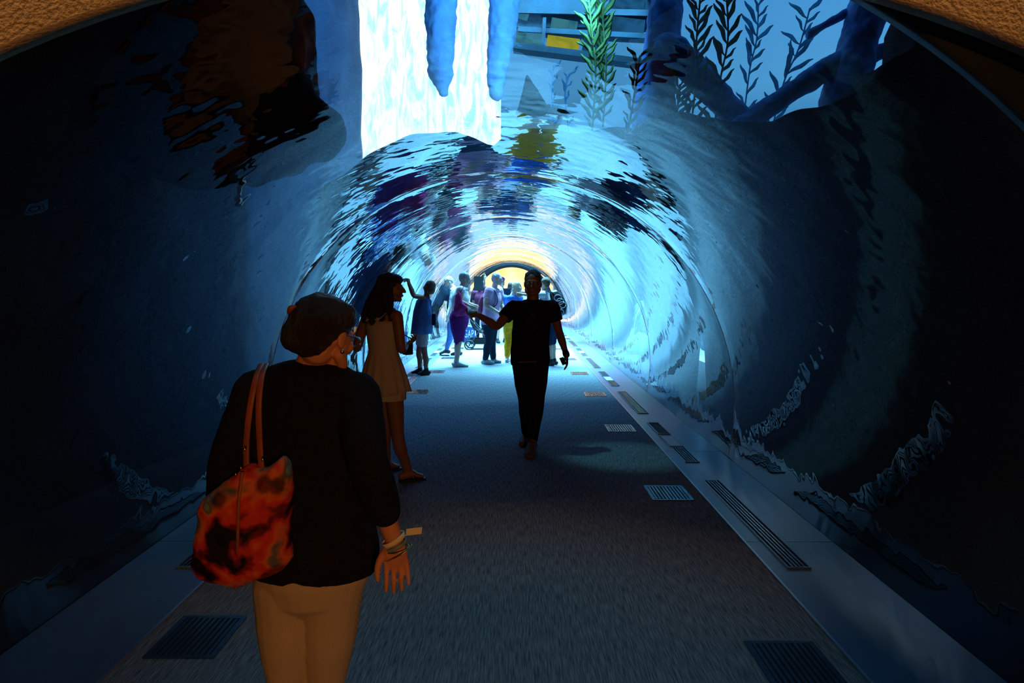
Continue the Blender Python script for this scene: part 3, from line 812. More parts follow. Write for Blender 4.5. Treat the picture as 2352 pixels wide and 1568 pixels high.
class Person:
    """a standing figure; joints come from a 1.72 m template facing 'facing', then from overrides (pixel x, y, extra depth)"""
    def __init__(s, label, foot, Y, facing, h=1.72, over=None, face=None, skin='skin', voxel=0.012, g=1.0, hands=None, bust=0.0, group=None):
        s.label = label; s.k = h / 1.72; s.g = g; s.voxel = voxel; s.face_dir = None
        f = Vector(facing); f.z = 0; f.normalize(); up = Vector((0, 0, 1)); r = f.cross(up)
        base = at(foot[0], foot[1], Y); base.z = 0
        s.J = {n: base + r * (v[0] * s.k) + f * (v[1] * s.k) + up * (v[2] * s.k) for n, v in BONES.items()}
        for n, v in (over or {}).items():
            if len(v) == 4: s.J[n] = base + r * v[0] + f * v[1] + up * v[2]          # local metres
            else: s.J[n] = at(v[0], v[1], Y + v[2])
        for q in 'LR':
            s.J['a' + q].z = max(s.J['a' + q].z, .086); s.J['t' + q].z = max(s.J['t' + q].z, .03)
        s.f = f; s.r = r; s.up = up; s.Y = Y
        s.ff = Vector(face).normalized() if face else f
        s.hup = (up - s.ff * up.dot(s.ff)).normalized()
        fx = (s.J['aL'] + s.J['aR']) / 2
        s.root = empty('person', (fx.x, fx.y, 0), label, 'person', group)
        b = MB(); J = s.J; k = s.k; side = (J['sR'] - J['sL']).normalized(); s.side = side
        s.torso(b, 0.0)
        b.tube([J['neck'] - Vector((0, 0, .05 * k)), J['neck'].lerp(J['head'], .45), J['head'] - s.hup * .05 * k - s.ff * .02 * k], [(.066 * k, .058 * k), (.054 * k, .054 * k), (.054 * k, .056 * k)], side=side)
        b.tube([J['sL'], J['chest'].lerp(J['neck'], .68), J['sR']], [.050 * k * g, .06 * k * g, .050 * k * g])
        head(b, J['head'], s.ff, s.hup, k)
        for q in 'LR':
            s.arm(b, q, 0.0, 1.0); s.leg(b, q, 0.0, 1.0); s.foot(b, q, 0.0)
            hd = (hands or {}).get(q)
            d0 = (J['w' + q] - J['e' + q]).normalized()
            if hd: hand(b, J['w' + q], Vector(hd[0]) if hd[0] else d0, hd[1], hd[2], hd[3], k)
            else:
                out = -1 if q == 'L' else 1
                hand(b, J['w' + q], d0, -side * out, -out, .55, k)
        s.body = b.build('body', M[skin], s.root, voxel=voxel, smooth_it=4 if voxel > .008 else 5)
        for sx in (-1, 1):
            rr = s.ff.cross(s.hup).normalized()
            e = MB().ell(J['head'] + rr * (sx * .031 * k) + s.ff * .081 * k + s.hup * .002 * k, .0125 * k, n=10, m=8); e.build('eye', M['eye'], s.root)
        l = MB(); rr = s.ff.cross(s.hup).normalized()
        l.ell(J['head'] + s.ff * .0945 * k - s.hup * .0605 * k, (.023 * k, .011 * k, .010 * k), (rr, s.ff, s.hup), 12, 8); l.build('lips', M['lip'], s.root)

    def torso(s, b, x, bottom=None, top=True, wide=(1, 1, 1, 1)):
        J = s.J; k = s.k; g = s.g; side = (J['sR'] - J['sL']).normalized()
        pts = [J['pelvis'] - s.up * .07 * k, J['pelvis'], J['waist'], J['chest'], J['chest'].lerp(J['neck'], .62), J['neck'] - s.up * .02 * k]
        rad = [(.155, .105), (.165, .115), (.142, .102), (.165, .118), (.135, .085), (.062, .058)]
        ww = (wide[0], wide[0], wide[1], wide[2], wide[3], 1)
        rad = [((a * g * w_) * k + x, (c * g) * k + x) for (a, c), w_ in zip(rad, ww)]
        if bottom is not None:
            pts[0] = J['pelvis'] - s.up * bottom
            pts[-1] = J['neck'] - s.up * .04 * k; rad[-1] = (.088 * k, .075 * k)
        b.tube(pts, rad, side=side, n=24, sub=5, c0=1.0 if bottom is None else .12, c1=1.0 if bottom is None else .15)

    def arm(s, b, q, x, t):
        J = s.J; k = s.k; g = s.g
        P = [J['s' + q], J['s' + q].lerp(J['e' + q], .5), J['e' + q], J['e' + q].lerp(J['w' + q], .35), J['e' + q].lerp(J['w' + q], .75), J['w' + q]]
        Rr = [.052, .047, .039, .040, .030, .0255]; T = [0, .25, .5, .675, .875, 1.0]
        Q = [P[0]]; S = [Rr[0] * k * g + x]
        for i in range(1, 6):
            if T[i] <= t + 1e-6: Q.append(P[i]); S.append(Rr[i] * k * (g if i < 3 else 1) + x)
            else:
                u = (t - T[i - 1]) / (T[i] - T[i - 1])
                if u > .02: Q.append(P[i - 1].lerp(P[i], u)); S.append((Rr[i - 1] * (1 - u) + Rr[i] * u) * k + x)
                break
        b.tube(Q, S, n=16)

    def leg(s, b, q, x, t, w=1.0):
        J = s.J; k = s.k; g = s.g; H, K, A = J['h' + q], J['k' + q], J['a' + q]; calf = K.lerp(A, .32) - s.f * .012
        P = [H, H.lerp(K, .4), K, calf, K.lerp(A, .7), A]; Rr = [.088 * g, .078 * g, .054, .056, .042, .036]; T = [0, .2, .5, .66, .85, 1.0]
        Q = [P[0]]; S = [Rr[0] * k * w + x]
        for i in range(1, 6):
            if T[i] <= t + 1e-6: Q.append(P[i]); S.append(Rr[i] * k * w + x)
            else:
                u = (t - T[i - 1]) / (T[i] - T[i - 1])
                if u > .02: Q.append(P[i - 1].lerp(P[i], u)); S.append((Rr[i - 1] * (1 - u) + Rr[i] * u) * k * w + x)
                break
        b.tube(Q, S, n=18)

    def foot(s, b, q, x, sole=0.0):
        J = s.J; k = s.k; A = J['a' + q]; T = J['t' + q]; d = (T - A); d.z = 0
        d = d.normalized() if d.length > .03 else s.f
        heel = A - d * .045 * k; heel.z = A.z - .045 * k
        sd = d.cross(s.up)
        b.tube([heel, A.lerp(T, .3) - s.up * .012 * k, A.lerp(T, .75), T + d * .03 * k], [(.034 * k + x, .036 * k + x), (.038 * k + x, .036 * k + x), (.044 * k + x, .024 * k + x), (.034 * k + x, .015 * k + x)], side=sd, n=16)
        b.tube([A + s.up * .02, A - s.up * .03 * k], [.037 * k + x, .037 * k + x], n=14, sub=1)

    def shirt(s, m, sleeve=.3, x=.016, hem=.10, name='shirt', wide=(1.06, 1.1, 1.02, 1.06), rough=.004):
        b = MB(); s.torso(b, x, hem, wide=wide); J = s.J; k = s.k; g = s.g
        b.tube([J['sL'], J['chest'].lerp(J['neck'], .62), J['sR']], [.053 * k * g + x, .058 * k * g + x, .053 * k * g + x])
        b.ell(J['chest'].lerp(J['neck'], .80), (.125 * k * g + x, .082 * k * g + x, .062 * k), (s.side, s.side.cross(s.up), s.up))
        if sleeve:
            for q in 'LR': s.arm(b, q, x + (.006 if sleeve < .5 else .002), sleeve)
        return b.build(name, m, s.root, voxel=max(.006, min(s.voxel, .012)), smooth_it=4, rough=rough, rscale=9)

    def trousers(s, m, end=.97, x=.012, w=1.0, name='trousers', rough=.003):
        b = MB(); J = s.J; k = s.k; g = s.g
        b.tube([J['pelvis'] - s.up * .075 * k, J['pelvis'] + s.up * .03 * k, J['pelvis'].lerp(J['waist'], .6)], [(.158 * g * k + x, .112 * g * k + x), (.165 * g * k + x, .116 * g * k + x), (.147 * g * k + x, .104 * g * k + x)], side=s.side, n=24)
        for q in 'LR': s.leg(b, q, x, end, w)
        return b.build(name, m, s.root, voxel=max(.006, min(s.voxel, .012)), smooth_it=3, rough=rough, rscale=10)

    def shoes(s, m, name='shoe', low=False):
        for q in 'LR':
            b = MB(); s.foot(b, q, .007)
            A = s.J['a' + q]; T = s.J['t' + q]; d = T - A; d.z = 0; d = d.normalized() if d.length > .03 else s.f
            b.tube([Vector((A.x, A.y, .014)) - d * .05, Vector((T.x, T.y, .012)) + d * .04], [(.040 * s.k, .012), (.046 * s.k, .010)], side=d.cross(s.up), sub=3)
            b.build(name, m, s.root, voxel=.008, smooth_it=2)

    def hair(s, m, kind='short', extra=None):
        b = MB(); C = s.J['head']; k = s.k; f, up = s.ff, s.hup; r = f.cross(up).normalized(); A = (r, f, up)
        P = lambda x, y, z: C + r * (x * k) + f * (y * k) + up * (z * k)
        S = lambda *q: tuple(v * k for v in q)
        b.ell(P(0, -.020, .044), S(.082, .097, .083), A, 24, 16)
        b.ell(P(0, -.045, .005), S(.077, .072, .075), A)
        if kind == 'short': b.ell(P(0, -.05, -.03), S(.064, .052, .045), A)
        if kind == 'bob':
            b.ell(P(0, -.035, .01), S(.092, .085, .09), A); b.ell(P(0, -.045, -.06), S(.088, .068, .07), A)
            for sx in (-1, 1): b.ell(P(sx * .072, .01, -.05), S(.022, .045, .075), A)
        for q in (extra or []): q(b, P, S, A)
        return b.build('hair', m, s.root, voxel=.006 if s.voxel < .011 else .011, smooth_it=2, rough=.006, rscale=28)

    def glasses(s, m=None):
        C = s.J['head']; k = s.k; f, up = s.ff, s.hup; r = f.cross(up).normalized()
        P = lambda x, y, z: C + r * (x * k) + f * (y * k) + up * (z * k)
        b = MB()
        for sx in (-1, 1):
            ring = [P(sx * .033 + .023 * math.cos(a), .108, .001 + .017 * math.sin(a)) for a in [2 * PI * i / 14 for i in range(15)]]
            b.tube(ring, [.0022] * 15, n=6, sub=1, caps=False)
            b.tube([P(sx * .056, .106, .004), P(sx * .078, .06, .006), P(sx * .082, -.005, .0)], [.0022] * 3, n=6)
        b.tube([P(-.011, .11, .004), P(.011, .11, .004)], [.0022] * 2, n=6)
        return b.build('glasses', m or M['plastic'], s.root)


# ---- the woman in the near foreground, seen from behind
Yw = 1.96
W1 = Person('woman seen from behind in a black top and beige ribbed trousers', (715, 1568), Yw, (0.12, 1, 0), 1.56, dict(
    head=(747, 768, -.01), neck=(712, 846, .0), chest=(705, 960, 0), waist=(712, 1130, 0), pelvis=(718, 1270, 0),
    sL=(590, 903, 0), eL=(528, 1060, -.12), wL=(505, 1230, .02), sR=(818, 905, 0), eR=(846, 1062, -.16), wR=(906, 1243, -.13),
    hL=(656, 1335, 0), hR=(762, 1335, 0), kL=(660, 1590, .03), kR=(748, 1590, .06), aL=(-.07, -.02, .085, 0), aR=(.07, .03, .085, 0), tL=(-.08, .14, .03, 0), tR=(.09, .19, .03, 0)),
    face=(.44, .85, -.28), skin='skin', voxel=.0034, g=1.12, hands={'R': ((.06, .10, -1), (.1, -1, -.1), 1, .5)})
W1.shirt(M['black'], .80, .014, .052, wide=(1.10, 1.16, .98, 1.02), name='top')
W1.trousers(M['trousers'], .97, .006)
W1.shoes(M['shoe_black'])
W1.hair(M['hair_brown'], 'plain', [lambda b, P, S, A: b.ell(P(0, -.03, .035), S(.090, .100, .086), A, 24, 16),
        lambda b, P, S, A: b.ell(P(-.02, -.085, -.03), S(.066, .045, .05), A), lambda b, P, S, A: b.ell(P(-.04, -.088, -.012), S(.045, .035, .05), A),
        lambda b, P, S, A: b.ell(P(.0, -.07, -.055), S(.055, .04, .03), A), lambda b, P, S, A: b.ell(P(.05, .0, .06), S(.04, .06, .05), A)])
W1.glasses(M['steel'])
hx = W1.J['head']
MB().tube([at(664, 716, 1.80), at(668, 708, 1.79), at(676, 704, 1.79)], [.006, .008, .005]).build('hair_clip', M['strap'], W1.root)
rr = W1.ff.cross(W1.hup).normalized()
MB().ell(hx + rr * .079 - W1.hup * .048 - W1.ff * .006, .006, n=10, m=6).build('earring', M['gold'], W1.root)
# wrist things
wr = W1.J['wR']; dn = (W1.J['wR'] - W1.J['eR']).normalized()
def bracelet(c, rx, ry, th, name, m, tilt=(0, 0, 0), n=28):
    x = Vector((1, 0, 0)); x = (x - dn * x.dot(dn)).normalized(); y = dn.cross(x)
    pts = [c + x * rx * math.cos(2 * PI * i / n) + y * ry * math.sin(2 * PI * i / n) + Vector(tilt) * math.cos(2 * PI * i / n) for i in range(n + 1)]
    return MB().tube(pts, [th] * (n + 1), n=8, sub=1, caps=False, side=dn).build(name, m, W1.root)
bracelet(wr - dn * .006, .030, .025, (.008, .002), 'wristband', M['paper'], (0, 0, .008))
bracelet(wr + dn * .012, .030, .0235, (.006, .002), 'watch_strap', M['band'], (0, 0, .006))
bracelet(wr + dn * .022, .035, .026, .0018, 'bracelet', M['gold'], (0, 0, -.004))
bracelet(wr + dn * .034, .040, .026, .0014, 'bracelet', M['gold'], (0, 0, .010))
a_, c_ = at(933, 1222, 1.82), at(969, 1218, 1.82)
b = MB(); b.obox((a_ + c_) / 2, (c_ - a_) / 2, (0, .0006, 0), (0.001, 0, .0095)); b.bar(at(925, 1232, 1.82), a_ - Vector((0, 0, .008)), .0012)
tag(b.build('paper_tag', M['paper'], W1.root, flat=True), 'cream paper tag sticking out from the wristband')

# ---- shoulder bag
Yb = 1.74
bag = empty('shoulder_bag', at(565, 1330, Yb), 'slouchy orange floral shoulder bag hanging at the near woman\'s left side', 'bag')
ol = [(512, 1112), (540, 1086), (566, 1064), (592, 1070), (612, 1072), (632, 1062), (652, 1046), (664, 1056), (668, 1100), (672, 1150), (664, 1210), (668, 1255), (674, 1282), (650, 1306), (616, 1326), (570, 1340), (530, 1346), (490, 1338), (455, 1322), (443, 1296), (448, 1240), (456, 1190), (470, 1140), (490, 1124)]
b = MB(); b.pillow([at(x, y, Yb) for x, y in ol], None, None, (.12, 1, .05), .062, 9)
b.build('pouch', M['floral'], bag, voxel=.006, smooth_it=2, rough=.007, rscale=15)
for pts in (((566, 1075, .0), (566, 1010, -.0), (575, 930, -.005), (588, 868, .02), (598, 842, .09), (602, 838, .2), (600, 870, .32)), ((600, 1072, .0), (596, 1010, -.0), (594, 930, -.005), (600, 868, .02), (608, 842, .09), (612, 838, .2), (610, 870, .32))):
    MB().tube([at(x, y, Yb + d) for x, y, d in pts], [(.0085, .003)] * len(pts), side=(1, 0, 0), n=10).build('strap', M['strap'], bag)
for x, y in ((603, 1056), (562, 1032), (553, 1075), (541, 1090)):
    MB().ell(at(x, y, Yb - .055), (.0035, .003, .005), n=10, m=6).build('ring', M['gold'], bag)
MB().tube([at(556, 1085, Yb - .05), at(548, 1150, Yb - .062), at(546, 1220, Yb - .066), at(545, 1270, Yb - .06)], [(.0045, .002)] * 4, side=(1, 0, 0), n=8).build('cord', M['strap'], bag)
MB().tube([at(546, 1340, Yb - .02), at(540, 1352, Yb - .02)], [.008, .003], n=8).build('tassel', M['strap'], bag)

# ---- the woman in the cream dress
Yd = 5.3
W2 = Person('woman with long dark hair in a short cream dress, her face turned to the right', (905, 1110), Yd, (.6, .8, 0), 1.64, dict(
    head=(897, 661, 0), neck=(880, 704, .0), chest=(876, 748, 0), waist=(879, 805, 0), pelvis=(882, 858, 0),
    sL=(843, 726, .1), eL=(820, 799, .14), wL=(824, 766, .33), sR=(912, 726, -.1), eR=(922, 800, -.14), wR=(932, 792, .08),
    hL=(870, 872, .06), hR=(903, 872, -.05), kL=(884, 990, .1), kR=(914, 1000, -.03), aL=(888, 1072, .26), aR=(936, 1094, 0.02), tL=(908, 1082, .34), tR=(962, 1108, .05)),
    face=(.96, .25, -.02), skin='skin_tan', voxel=.0055, g=.92, hands={'R': ((.5, .6, .25), (-.2, .3, 1), 1, 1.0), 'L': ((.2, .6, .5), (.9, .3, 0), 1, 1.0)})
b = MB(); rings = []; prof = [(736, .150, .100, 0), (748, .152, .110, 0), (775, .140, .106, 0), (803, .126, .102, 0), (815, .136, .110, .2), (840, .166, .138, .6), (870, .196, .165, 1.0), (898, .220, .185, 1.35)]
sd = W2.side; sd = Vector((sd.x, sd.y, 0)).normalized(); fw = W2.up.cross(sd)
for y, ra, rb, pl in prof:
    c = at(880 + (y - 800) * .035, y, Yd); n = 96; rg = []
    for j in range(n):
        a = 2 * PI * j / n; q = 1 + pl * .045 * math.cos(15 * a)
        rg.append(c + sd * (ra * math.cos(a) * q) + fw * (rb * math.sin(a) * q) + Vector((0, 0, .012 * pl * math.sin(a * 3 + 1))))
    rings.append(rg)
b.loft(rings); b.build('dress', M['dress'], W2.root)
for q in 'LR':
    J = W2.J; top = J['s' + q].lerp(J['neck'], .35)
    MB().tube([J['chest'] + (top - J['chest']) * .45 + fw * .105, top + Vector((0, 0, .045)), J['chest'] + (top - J['chest']) * .45 - fw * .105], [(.02, .004)] * 3, side=sd, n=10).build('dress_strap', M['dress'], W2.root)
b = MB(); rings = []
for y, ra, rb in ((893, .185, .15), (905, .18, .145), (915, .182, .148)):
    c = at(884, y, Yd); rings.append([c + sd * (ra * math.cos(2 * PI * j / 60) * (1 + .03 * math.cos(j * 2))) + fw * (rb * math.sin(2 * PI * j / 60)) for j in range(60)])
b.loft(rings, cap=False); b.build('lace_hem', M['dress'], W2.root)
def long_hair(b, P, S, A):
    for pts, rd in (([(886, 640, .0), (872, 680, -.02), (862, 715, -.04), (856, 745, -.03)], [.05, .07, .065, .03]), ([(880, 650, 0), (858, 690, .02), (843, 720, .03), (836, 738, .03)], [.05, .055, .045, .018]),
                    ([(888, 650, -.03), (880, 700, -.07), (876, 735, -.08), (878, 758, -.07)], [.05, .05, .035, .012]), ([(882, 650, 0), (868, 700, -.04), (862, 745, -.06), (864, 768, -.05)], [.05, .055, .04, .012]),
                    ([(892, 650, -.06), (894, 700, -.09), (897, 730, -.1), (896, 744, -.1)], [.035, .035, .018, .008])):
        b.tube([at(x, y, Yd + d) for x, y, d in pts], rd, n=12)
    b.ell(P(0, .02, .065), S(.075, .082, .05), A)
W2.hair(M['hair_dark'], 'short', [long_hair])
for q in 'LR':
    A_, T_ = W2.J['a' + q], W2.J['t' + q]; d = (T_ - A_); d.z = 0; d.normalize(); sdd = d.cross(W2.up)
    b = MB(); b.tube([Vector((A_.x, A_.y, .012)) - d * .06, Vector((T_.x, T_.y, .01)) + d * .05], [(.034, .01), (.042, .009)], side=sdd, sub=3)
    for u, hgt, wd in ((.55, .06, .05), (.8, .045, .05)):
        c = A_.lerp(T_, u); b.tube([Vector((c.x, c.y, .01)) + sdd * wd, Vector((c.x, c.y, hgt)) + sdd * wd * .5, Vector((c.x, c.y, hgt + .012)), Vector((c.x, c.y, hgt)) - sdd * wd * .5, Vector((c.x, c.y, .01)) - sdd * wd], [.006] * 5, n=8)
    b.build('sandal', M['shoe_black'], W2.root)
wl = W2.J['wL']
tk = empty('camera', at(822, 757, Yd + .42), 'small silver camera held up by the woman in the dress', 'camera')
b = MB(); b.obox(at(822, 757, Yd + .40), (.032, 0.01, 0), (-.004, .012, 0), (0, 0, .022)); b.build('case', M['steel'], tk, flat=True)
b = MB(); b.tube([at(825, 757, Yd + .42), at(826, 757, Yd + .45)], [.014, .014], sub=1); b.build('lens', M['plastic'], tk)
pu = empty('purse', at(936, 800, Yd + .1), 'small dark purse in the right hand of the woman in the dress', 'purse')
b = MB(); b.obox(at(936, 800, Yd + .14), (.028, .02, 0), (-.02, .03, 0), (0, 0, .05)); b.build('pouch', M['navy'], pu, voxel=.006, smooth_it=4)
MB().tube([at(930, 786, Yd + .12), at(928, 770, Yd + .1), at(938, 775, Yd + .16), at(940, 788, Yd + .16)], [.004] * 4, n=8).build('strap', M['navy'], pu)

# ---- the man walking towards the camera
Ym = 6.45
MN = Person('man in a dark tee and black jeans walking forward with one arm held out', (1216, 1030), Ym, (-.1, -1, 0), 1.72, dict(
    head=(1224, 650, 0), neck=(1224, 692, .02), chest=(1222, 735, 0), waist=(1218, 788, 0), pelvis=(1218, 826, 0),
    sL=(1268, 706, .02), eL=(1284, 762, .05), wL=(1300, 812, -.06), sR=(1179, 707, 0), eR=(1141, 749, -.13), wR=(1100, 724, -.24),
    hL=(1237, 838, 0), hR=(1200, 838, .0), kL=(1235, 915, -.12), kR=(1206, 920, .02), aL=(1223, 1014, -.25), aR=(1210, 1000, .2), tL=(1217, 1048, -.4), tR=(1203, 1021, .06)),
    face=(-.12, -1, -.06), skin='skin_tan', voxel=.0055, g=1.0, hands={'R': ((-1, -.25, .1), (0, -.3, 1), -1, .75), 'L': ((.14, -.1, -1), (-1, -.1, 0), 1, .45)})
MN.shirt(M['tee'], .26, .016, .05, wide=(1.06, 1.16, 1.0, 1.04))
MN.trousers(M['jeans_black'], .97, .012)
MN.shoes(M['shoe_brown'])
MN.hair(M['hair_dark'], 'short'); MN.glasses()
b = MB(); b.pillow([MN.J['chest'] + Vector((.075 * math.cos(2 * PI * i / 20) * (1 + .25 * math.sin(i * 2.4)), -.130, -.03 + .08 * math.sin(2 * PI * i / 20) * (1 + .25 * math.sin(i * 1.7)))) for i in range(20)], None, None, (0, 1, 0), .009, 4); b.build('shirt_print', M['print'], MN.root)
b = MB(); wv = MN.J['wL']; dn = (MN.J['wL'] - MN.J['eL']).normalized(); b.tube([wv - dn * .012, wv + dn * .012], [.033, .033], n=18, sub=1); b.build('wristwatch', M['plastic'], MN.root)
b = MB(); pv = MN.J['pelvis']; b.obox(pv + Vector((-.03, -.136, -.005)), (.085, 0, .004), (0, .004, 0), (0, 0, .006)); b.build('belt_edge', M['shoe_brown'], MN.root, flat=True)
ph = empty('phone', at(1292, 829, Ym - .1), 'dark phone in the hand of the walking man', 'phone')
b = MB(); b.obox(at(1293, 829, Ym - .1), (.016, 0, -.034), (.012, .028, .0), (.01, -.004, .004)); b.build('case', M['plastic'], ph, flat=True)
b = MB(); b.obox(at(1089.5, 722, Ym - .32), (.03, .0, .012), (0, .014, 0), (-.006, 0, .02)); tag(b.build('small_camera', M['plastic'], loc=at(1089, 722, Ym - .32), flat=True), 'small black camera in the outstretched hand of the walking man', 'camera')

# ---- the girl with raised arms
Yk = 11.75
G = Person('girl in a loose blue top and pale shorts holding a phone up to the acrylic', (968, 862), Yk, (-1, .12, 0), 1.60, dict(
    head=(986, 659, 0), neck=(979, 679, 0), chest=(972, 708, 0), waist=(970, 740, 0), pelvis=(970, 765, 0),
    sL=(972, 684, -.13), sR=(974, 684, .13), eL=(950, 680, -.22), wL=(938, 651, -.2), eR=(951, 677, .12), wR=(940, 650, -.02),
    hL=(970, 770, -.06), hR=(968, 770, .07), kL=(976, 815, -.05), kR=(962, 812, .08), aL=(979, 851, -.02), aR=(965, 849, .12), tL=(966, 858, -.04), tR=(951, 857, .14)),
    face=(-1, .25, .15), skin='skin_tan', voxel=.010, g=.82, hands={'L': ((-.05, .1, 1), (-1, .2, 0), 1, .6), 'R': ((-.05, -.1, 1), (-1, .2, 0), -1, .6)})
b = MB(); rings = []; sd = Vector((0, 1, 0)); n = 40
for y, cx, ra, rb in ((682, 974, .06, .12), (690, 974, .13, .16), (715, 970, .155, .17), (745, 969, .175, .19), (766, 968, .185, .20)):
    c = at(cx, y, Yk); rings.append([c + Vector((ra * math.cos(2 * PI * j / n), rb * math.sin(2 * PI * j / n), 0)) * (1 + .03 * math.cos(2 * PI * j / n * 7)) for j in range(n)])
b.loft(rings); b.build('top', M['blue_top'], G.root)
G.trousers(M['shorts_white'], .2, .02, 1.1, name='shorts'); G.shoes(M['shoe_black'])
G.hair(M['hair_mid'], 'bob')
p = empty('phone', at(932, 628, Yk - .12), 'phone held high by the girl in the blue top', 'phone')
b = MB(); b.obox(at(932, 628, Yk - .12), (.062, 0, .022), (0, .006, 0), (-.01, 0, .03)); b.build('case', M['navy'], p, flat=True)
p = empty('handbag', at(996, 731, Yk), 'small dark handbag at the back of the girl in the blue top', 'bag')
b = MB(); b.obox(at(997, 733, Yk - .1), (.035, 0, 0), (0, .08, 0), (0, 0, .1)); b.build('pouch', M['navy'], p, voxel=.01, smooth_it=4)
MB().tube([at(996, 728, Yk - .15), at(990, 700, Yk - .19), at(984, 676, Yk - .12), at(986, 690, Yk + .05)], [.006] * 4, n=8).build('strap', M['navy'], p)

# ---- the crowd
GR = 'visitors standing in the bright part of the tunnel'
Yt = 13.0
T6 = Person('person in a white tank top and purple shorts with a magenta drawstring bag', (1052, 840), Yt, (1, .15, 0), 1.78, dict(
    head=(1068, 640, 0), neck=(1062, 658, 0), chest=(1058, 684, 0), waist=(1056, 708, 0), pelvis=(1056, 730, 0), sR=(1058, 666, -.17), sL=(1062, 664, .17), eR=(1057, 692, -.22), wR=(1081, 703, -.2), eL=(1066, 692, .2), wL=(1086, 700, .15)),
    face=(1, .1, -.12), skin='skin_pale', g=1.24, group=GR)
T6.shirt(M['white'], 0, .016, .06, name='tank_top'); T6.trousers(M['purple'], .52, .03, 1.15, name='shorts'); T6.shoes(M['shoe_grey']); T6.hair(M['hair_grey'], 'short')
db = empty('drawstring_bag', at(1058, 712, Yt - .3), 'magenta drawstring bag on the person in the tank top', 'bag')
b = MB(); b.pillow([at(x, y, Yt - .27) for x, y in ((1046, 676), (1054, 668), (1060, 674), (1062, 694), (1074, 704), (1076, 718), (1064, 726), (1048, 727), (1040, 718), (1044, 700))], None, None, (0, 1, 0), .07, 6); b.build('pouch', M['magenta'], db, voxel=.012, rough=.01, rscale=14)
for q in (0, 4): MB().tube([at(1050 + q, 678, Yt - .26), at(1058 + q, 664, Yt - .24), at(1062 + q, 655, Yt - .14)], [.007] * 3, n=8).build('cord', M['magenta'], db)

Y5 = 15.0
P5 = Person('person in blue jeans bending the head forward behind the tank top', (1024, 818), Y5, (-1, -.2, 0), 1.72, dict(
    head=(1031, 648, 0), neck=(1042, 660, 0), chest=(1046, 684, 0), waist=(1042, 706, 0), pelvis=(1038, 725, 0), sL=(1044, 666, -.16), sR=(1046, 666, .17), eL=(1040, 700, -.2), wL=(1030, 728, -.15), eR=(1040, 700, .2), wR=(1030, 726, .2),
    hL=(1038, 732, -.07), hR=(1038, 732, .08), kL=(1034, 768, -.05), kR=(1046, 768, .1), aL=(1026, 803, 0), aR=(1054, 806, .1), tL=(1014, 811, 0), tR=(1040, 813, .1)),
    face=(-.85, -.2, -.6), skin='skin_pale', group=GR)
P5.shirt(M['white'], .3); P5.trousers(M['jeans_blue']); P5.shoes(M['shoe_black']); P5.hair(M['hair_grey'], 'short')

Yp = 13.4
P7 = Person('grey haired man in a pink shirt and dark jeans wearing a backpack', (1124, 836), Yp, (.95, -.3, 0), 1.78, dict(
    head=(1142, 641, 0), neck=(1134, 662, 0), chest=(1131, 688, 0), waist=(1128, 712, 0), pelvis=(1126, 732, 0), sR=(1124, 668, -.15), sL=(1145, 667, .15), eR=(1115, 700, -.2), wR=(1146, 718, -.27), eL=(1152, 698, .15), wL=(1158, 716, .05),
    hR=(1122, 738, -.07), hL=(1130, 738, .07), kR=(1124, 784, -.05), kL=(1130, 784, .12), aR=(1114, 826, -.02), aL=(1133, 824, .16), tR=(1129, 832, -.06), tL=(1146, 829, .14)),
    face=(.85, -.5, 0), skin='skin_pale', voxel=.010, g=1.08, group=GR)
P7.shirt(M['pink'], .27, .032); P7.trousers(M['jeans'], .96, .02, 1.06); P7.shoes(M['shoe_grey']); P7.hair(M['hair_grey'], 'short'); P7.glasses()
bp = empty('backpack', at(1106, 700, Yp), 'plum backpack on the man in the pink shirt', 'backpack')
b = MB(); b.pillow([at(x, y, Yp + .05) for x, y in ((1112, 672), (1106, 678), (1100, 692), (1098, 706), (1100, 718), (1110, 722), (1118, 716), (1120, 690))], None, None, (.2, 1, 0), .14, 7); b.build('pack', M['maroon'], bp, voxel=.014, smooth_it=3)
for dy in (-.13, .13): MB().tube([at(1120, 712, Yp + dy), at(1140, 700, Yp + dy * 1.3 - .02), at(1142, 682, Yp + dy * 1.25), at(1132, 664, Yp + dy * 1.2), at(1117, 676, Yp + dy)], [(.02, .008)] * 5, side=(0, 1, 0), n=10).build('strap', M['navy'], bp)

P8 = Person('person in a dark blue shirt and purple cap behind the pink shirt', (1152, 786), 18.4, (.3, -1, 0), 1.74, None, skin='skin_pale', voxel=.014, group=GR)
P8.shirt(M['navy'], .3); P8.trousers(M['shorts_white'], .5, .025, 1.1, name='shorts'); P8.shoes(M['shoe_black']); P8.hair(M['hair_dark'], 'short')
h8 = P8.J['head']; b = MB(); b.ell(h8 + Vector((0, 0, .07)), (.092, .105, .07)); b.tube([h8 + Vector((.02, -.06, .055)), h8 + Vector((.04, -.17, .045))], [(.07, .012), (.06, .008)], side=(1, 0, 0)); b.build('cap', M['purple'], P8.root, voxel=.012)

P10 = Person('person in a maroon shirt raising one arm with a dark slate', (1104, 778), 19.3, (-.3, -1, 0), 1.66, dict(eL=(1112, 655, -.1), wL=(1113, 640, -.15)), skin='skin_pale', voxel=.014, hands={'L': ((0, 0, 1), (0, -1, 0), 1, .3)}, group=GR)
P10.shirt(M['maroon'], .3); P10.trousers(M['jeans']); P10.shoes(M['shoe_black']); P10.hair(M['hair_dark'], 'short')
M['slate'] = mat('dark slate', (0.02, 0.035, 0.04), 0.5, 0.1, 8)
b = MB(); b.obox(at(1099, 651, 18.9), (.125, .02, 0), (-.003, .015, 0), (0, 0, .2)); tag(b.build('slate', M['slate'], loc=at(1099, 653, 18.9), flat=True), 'dark upright panel held up in front of the maroon shirt', 'panel')

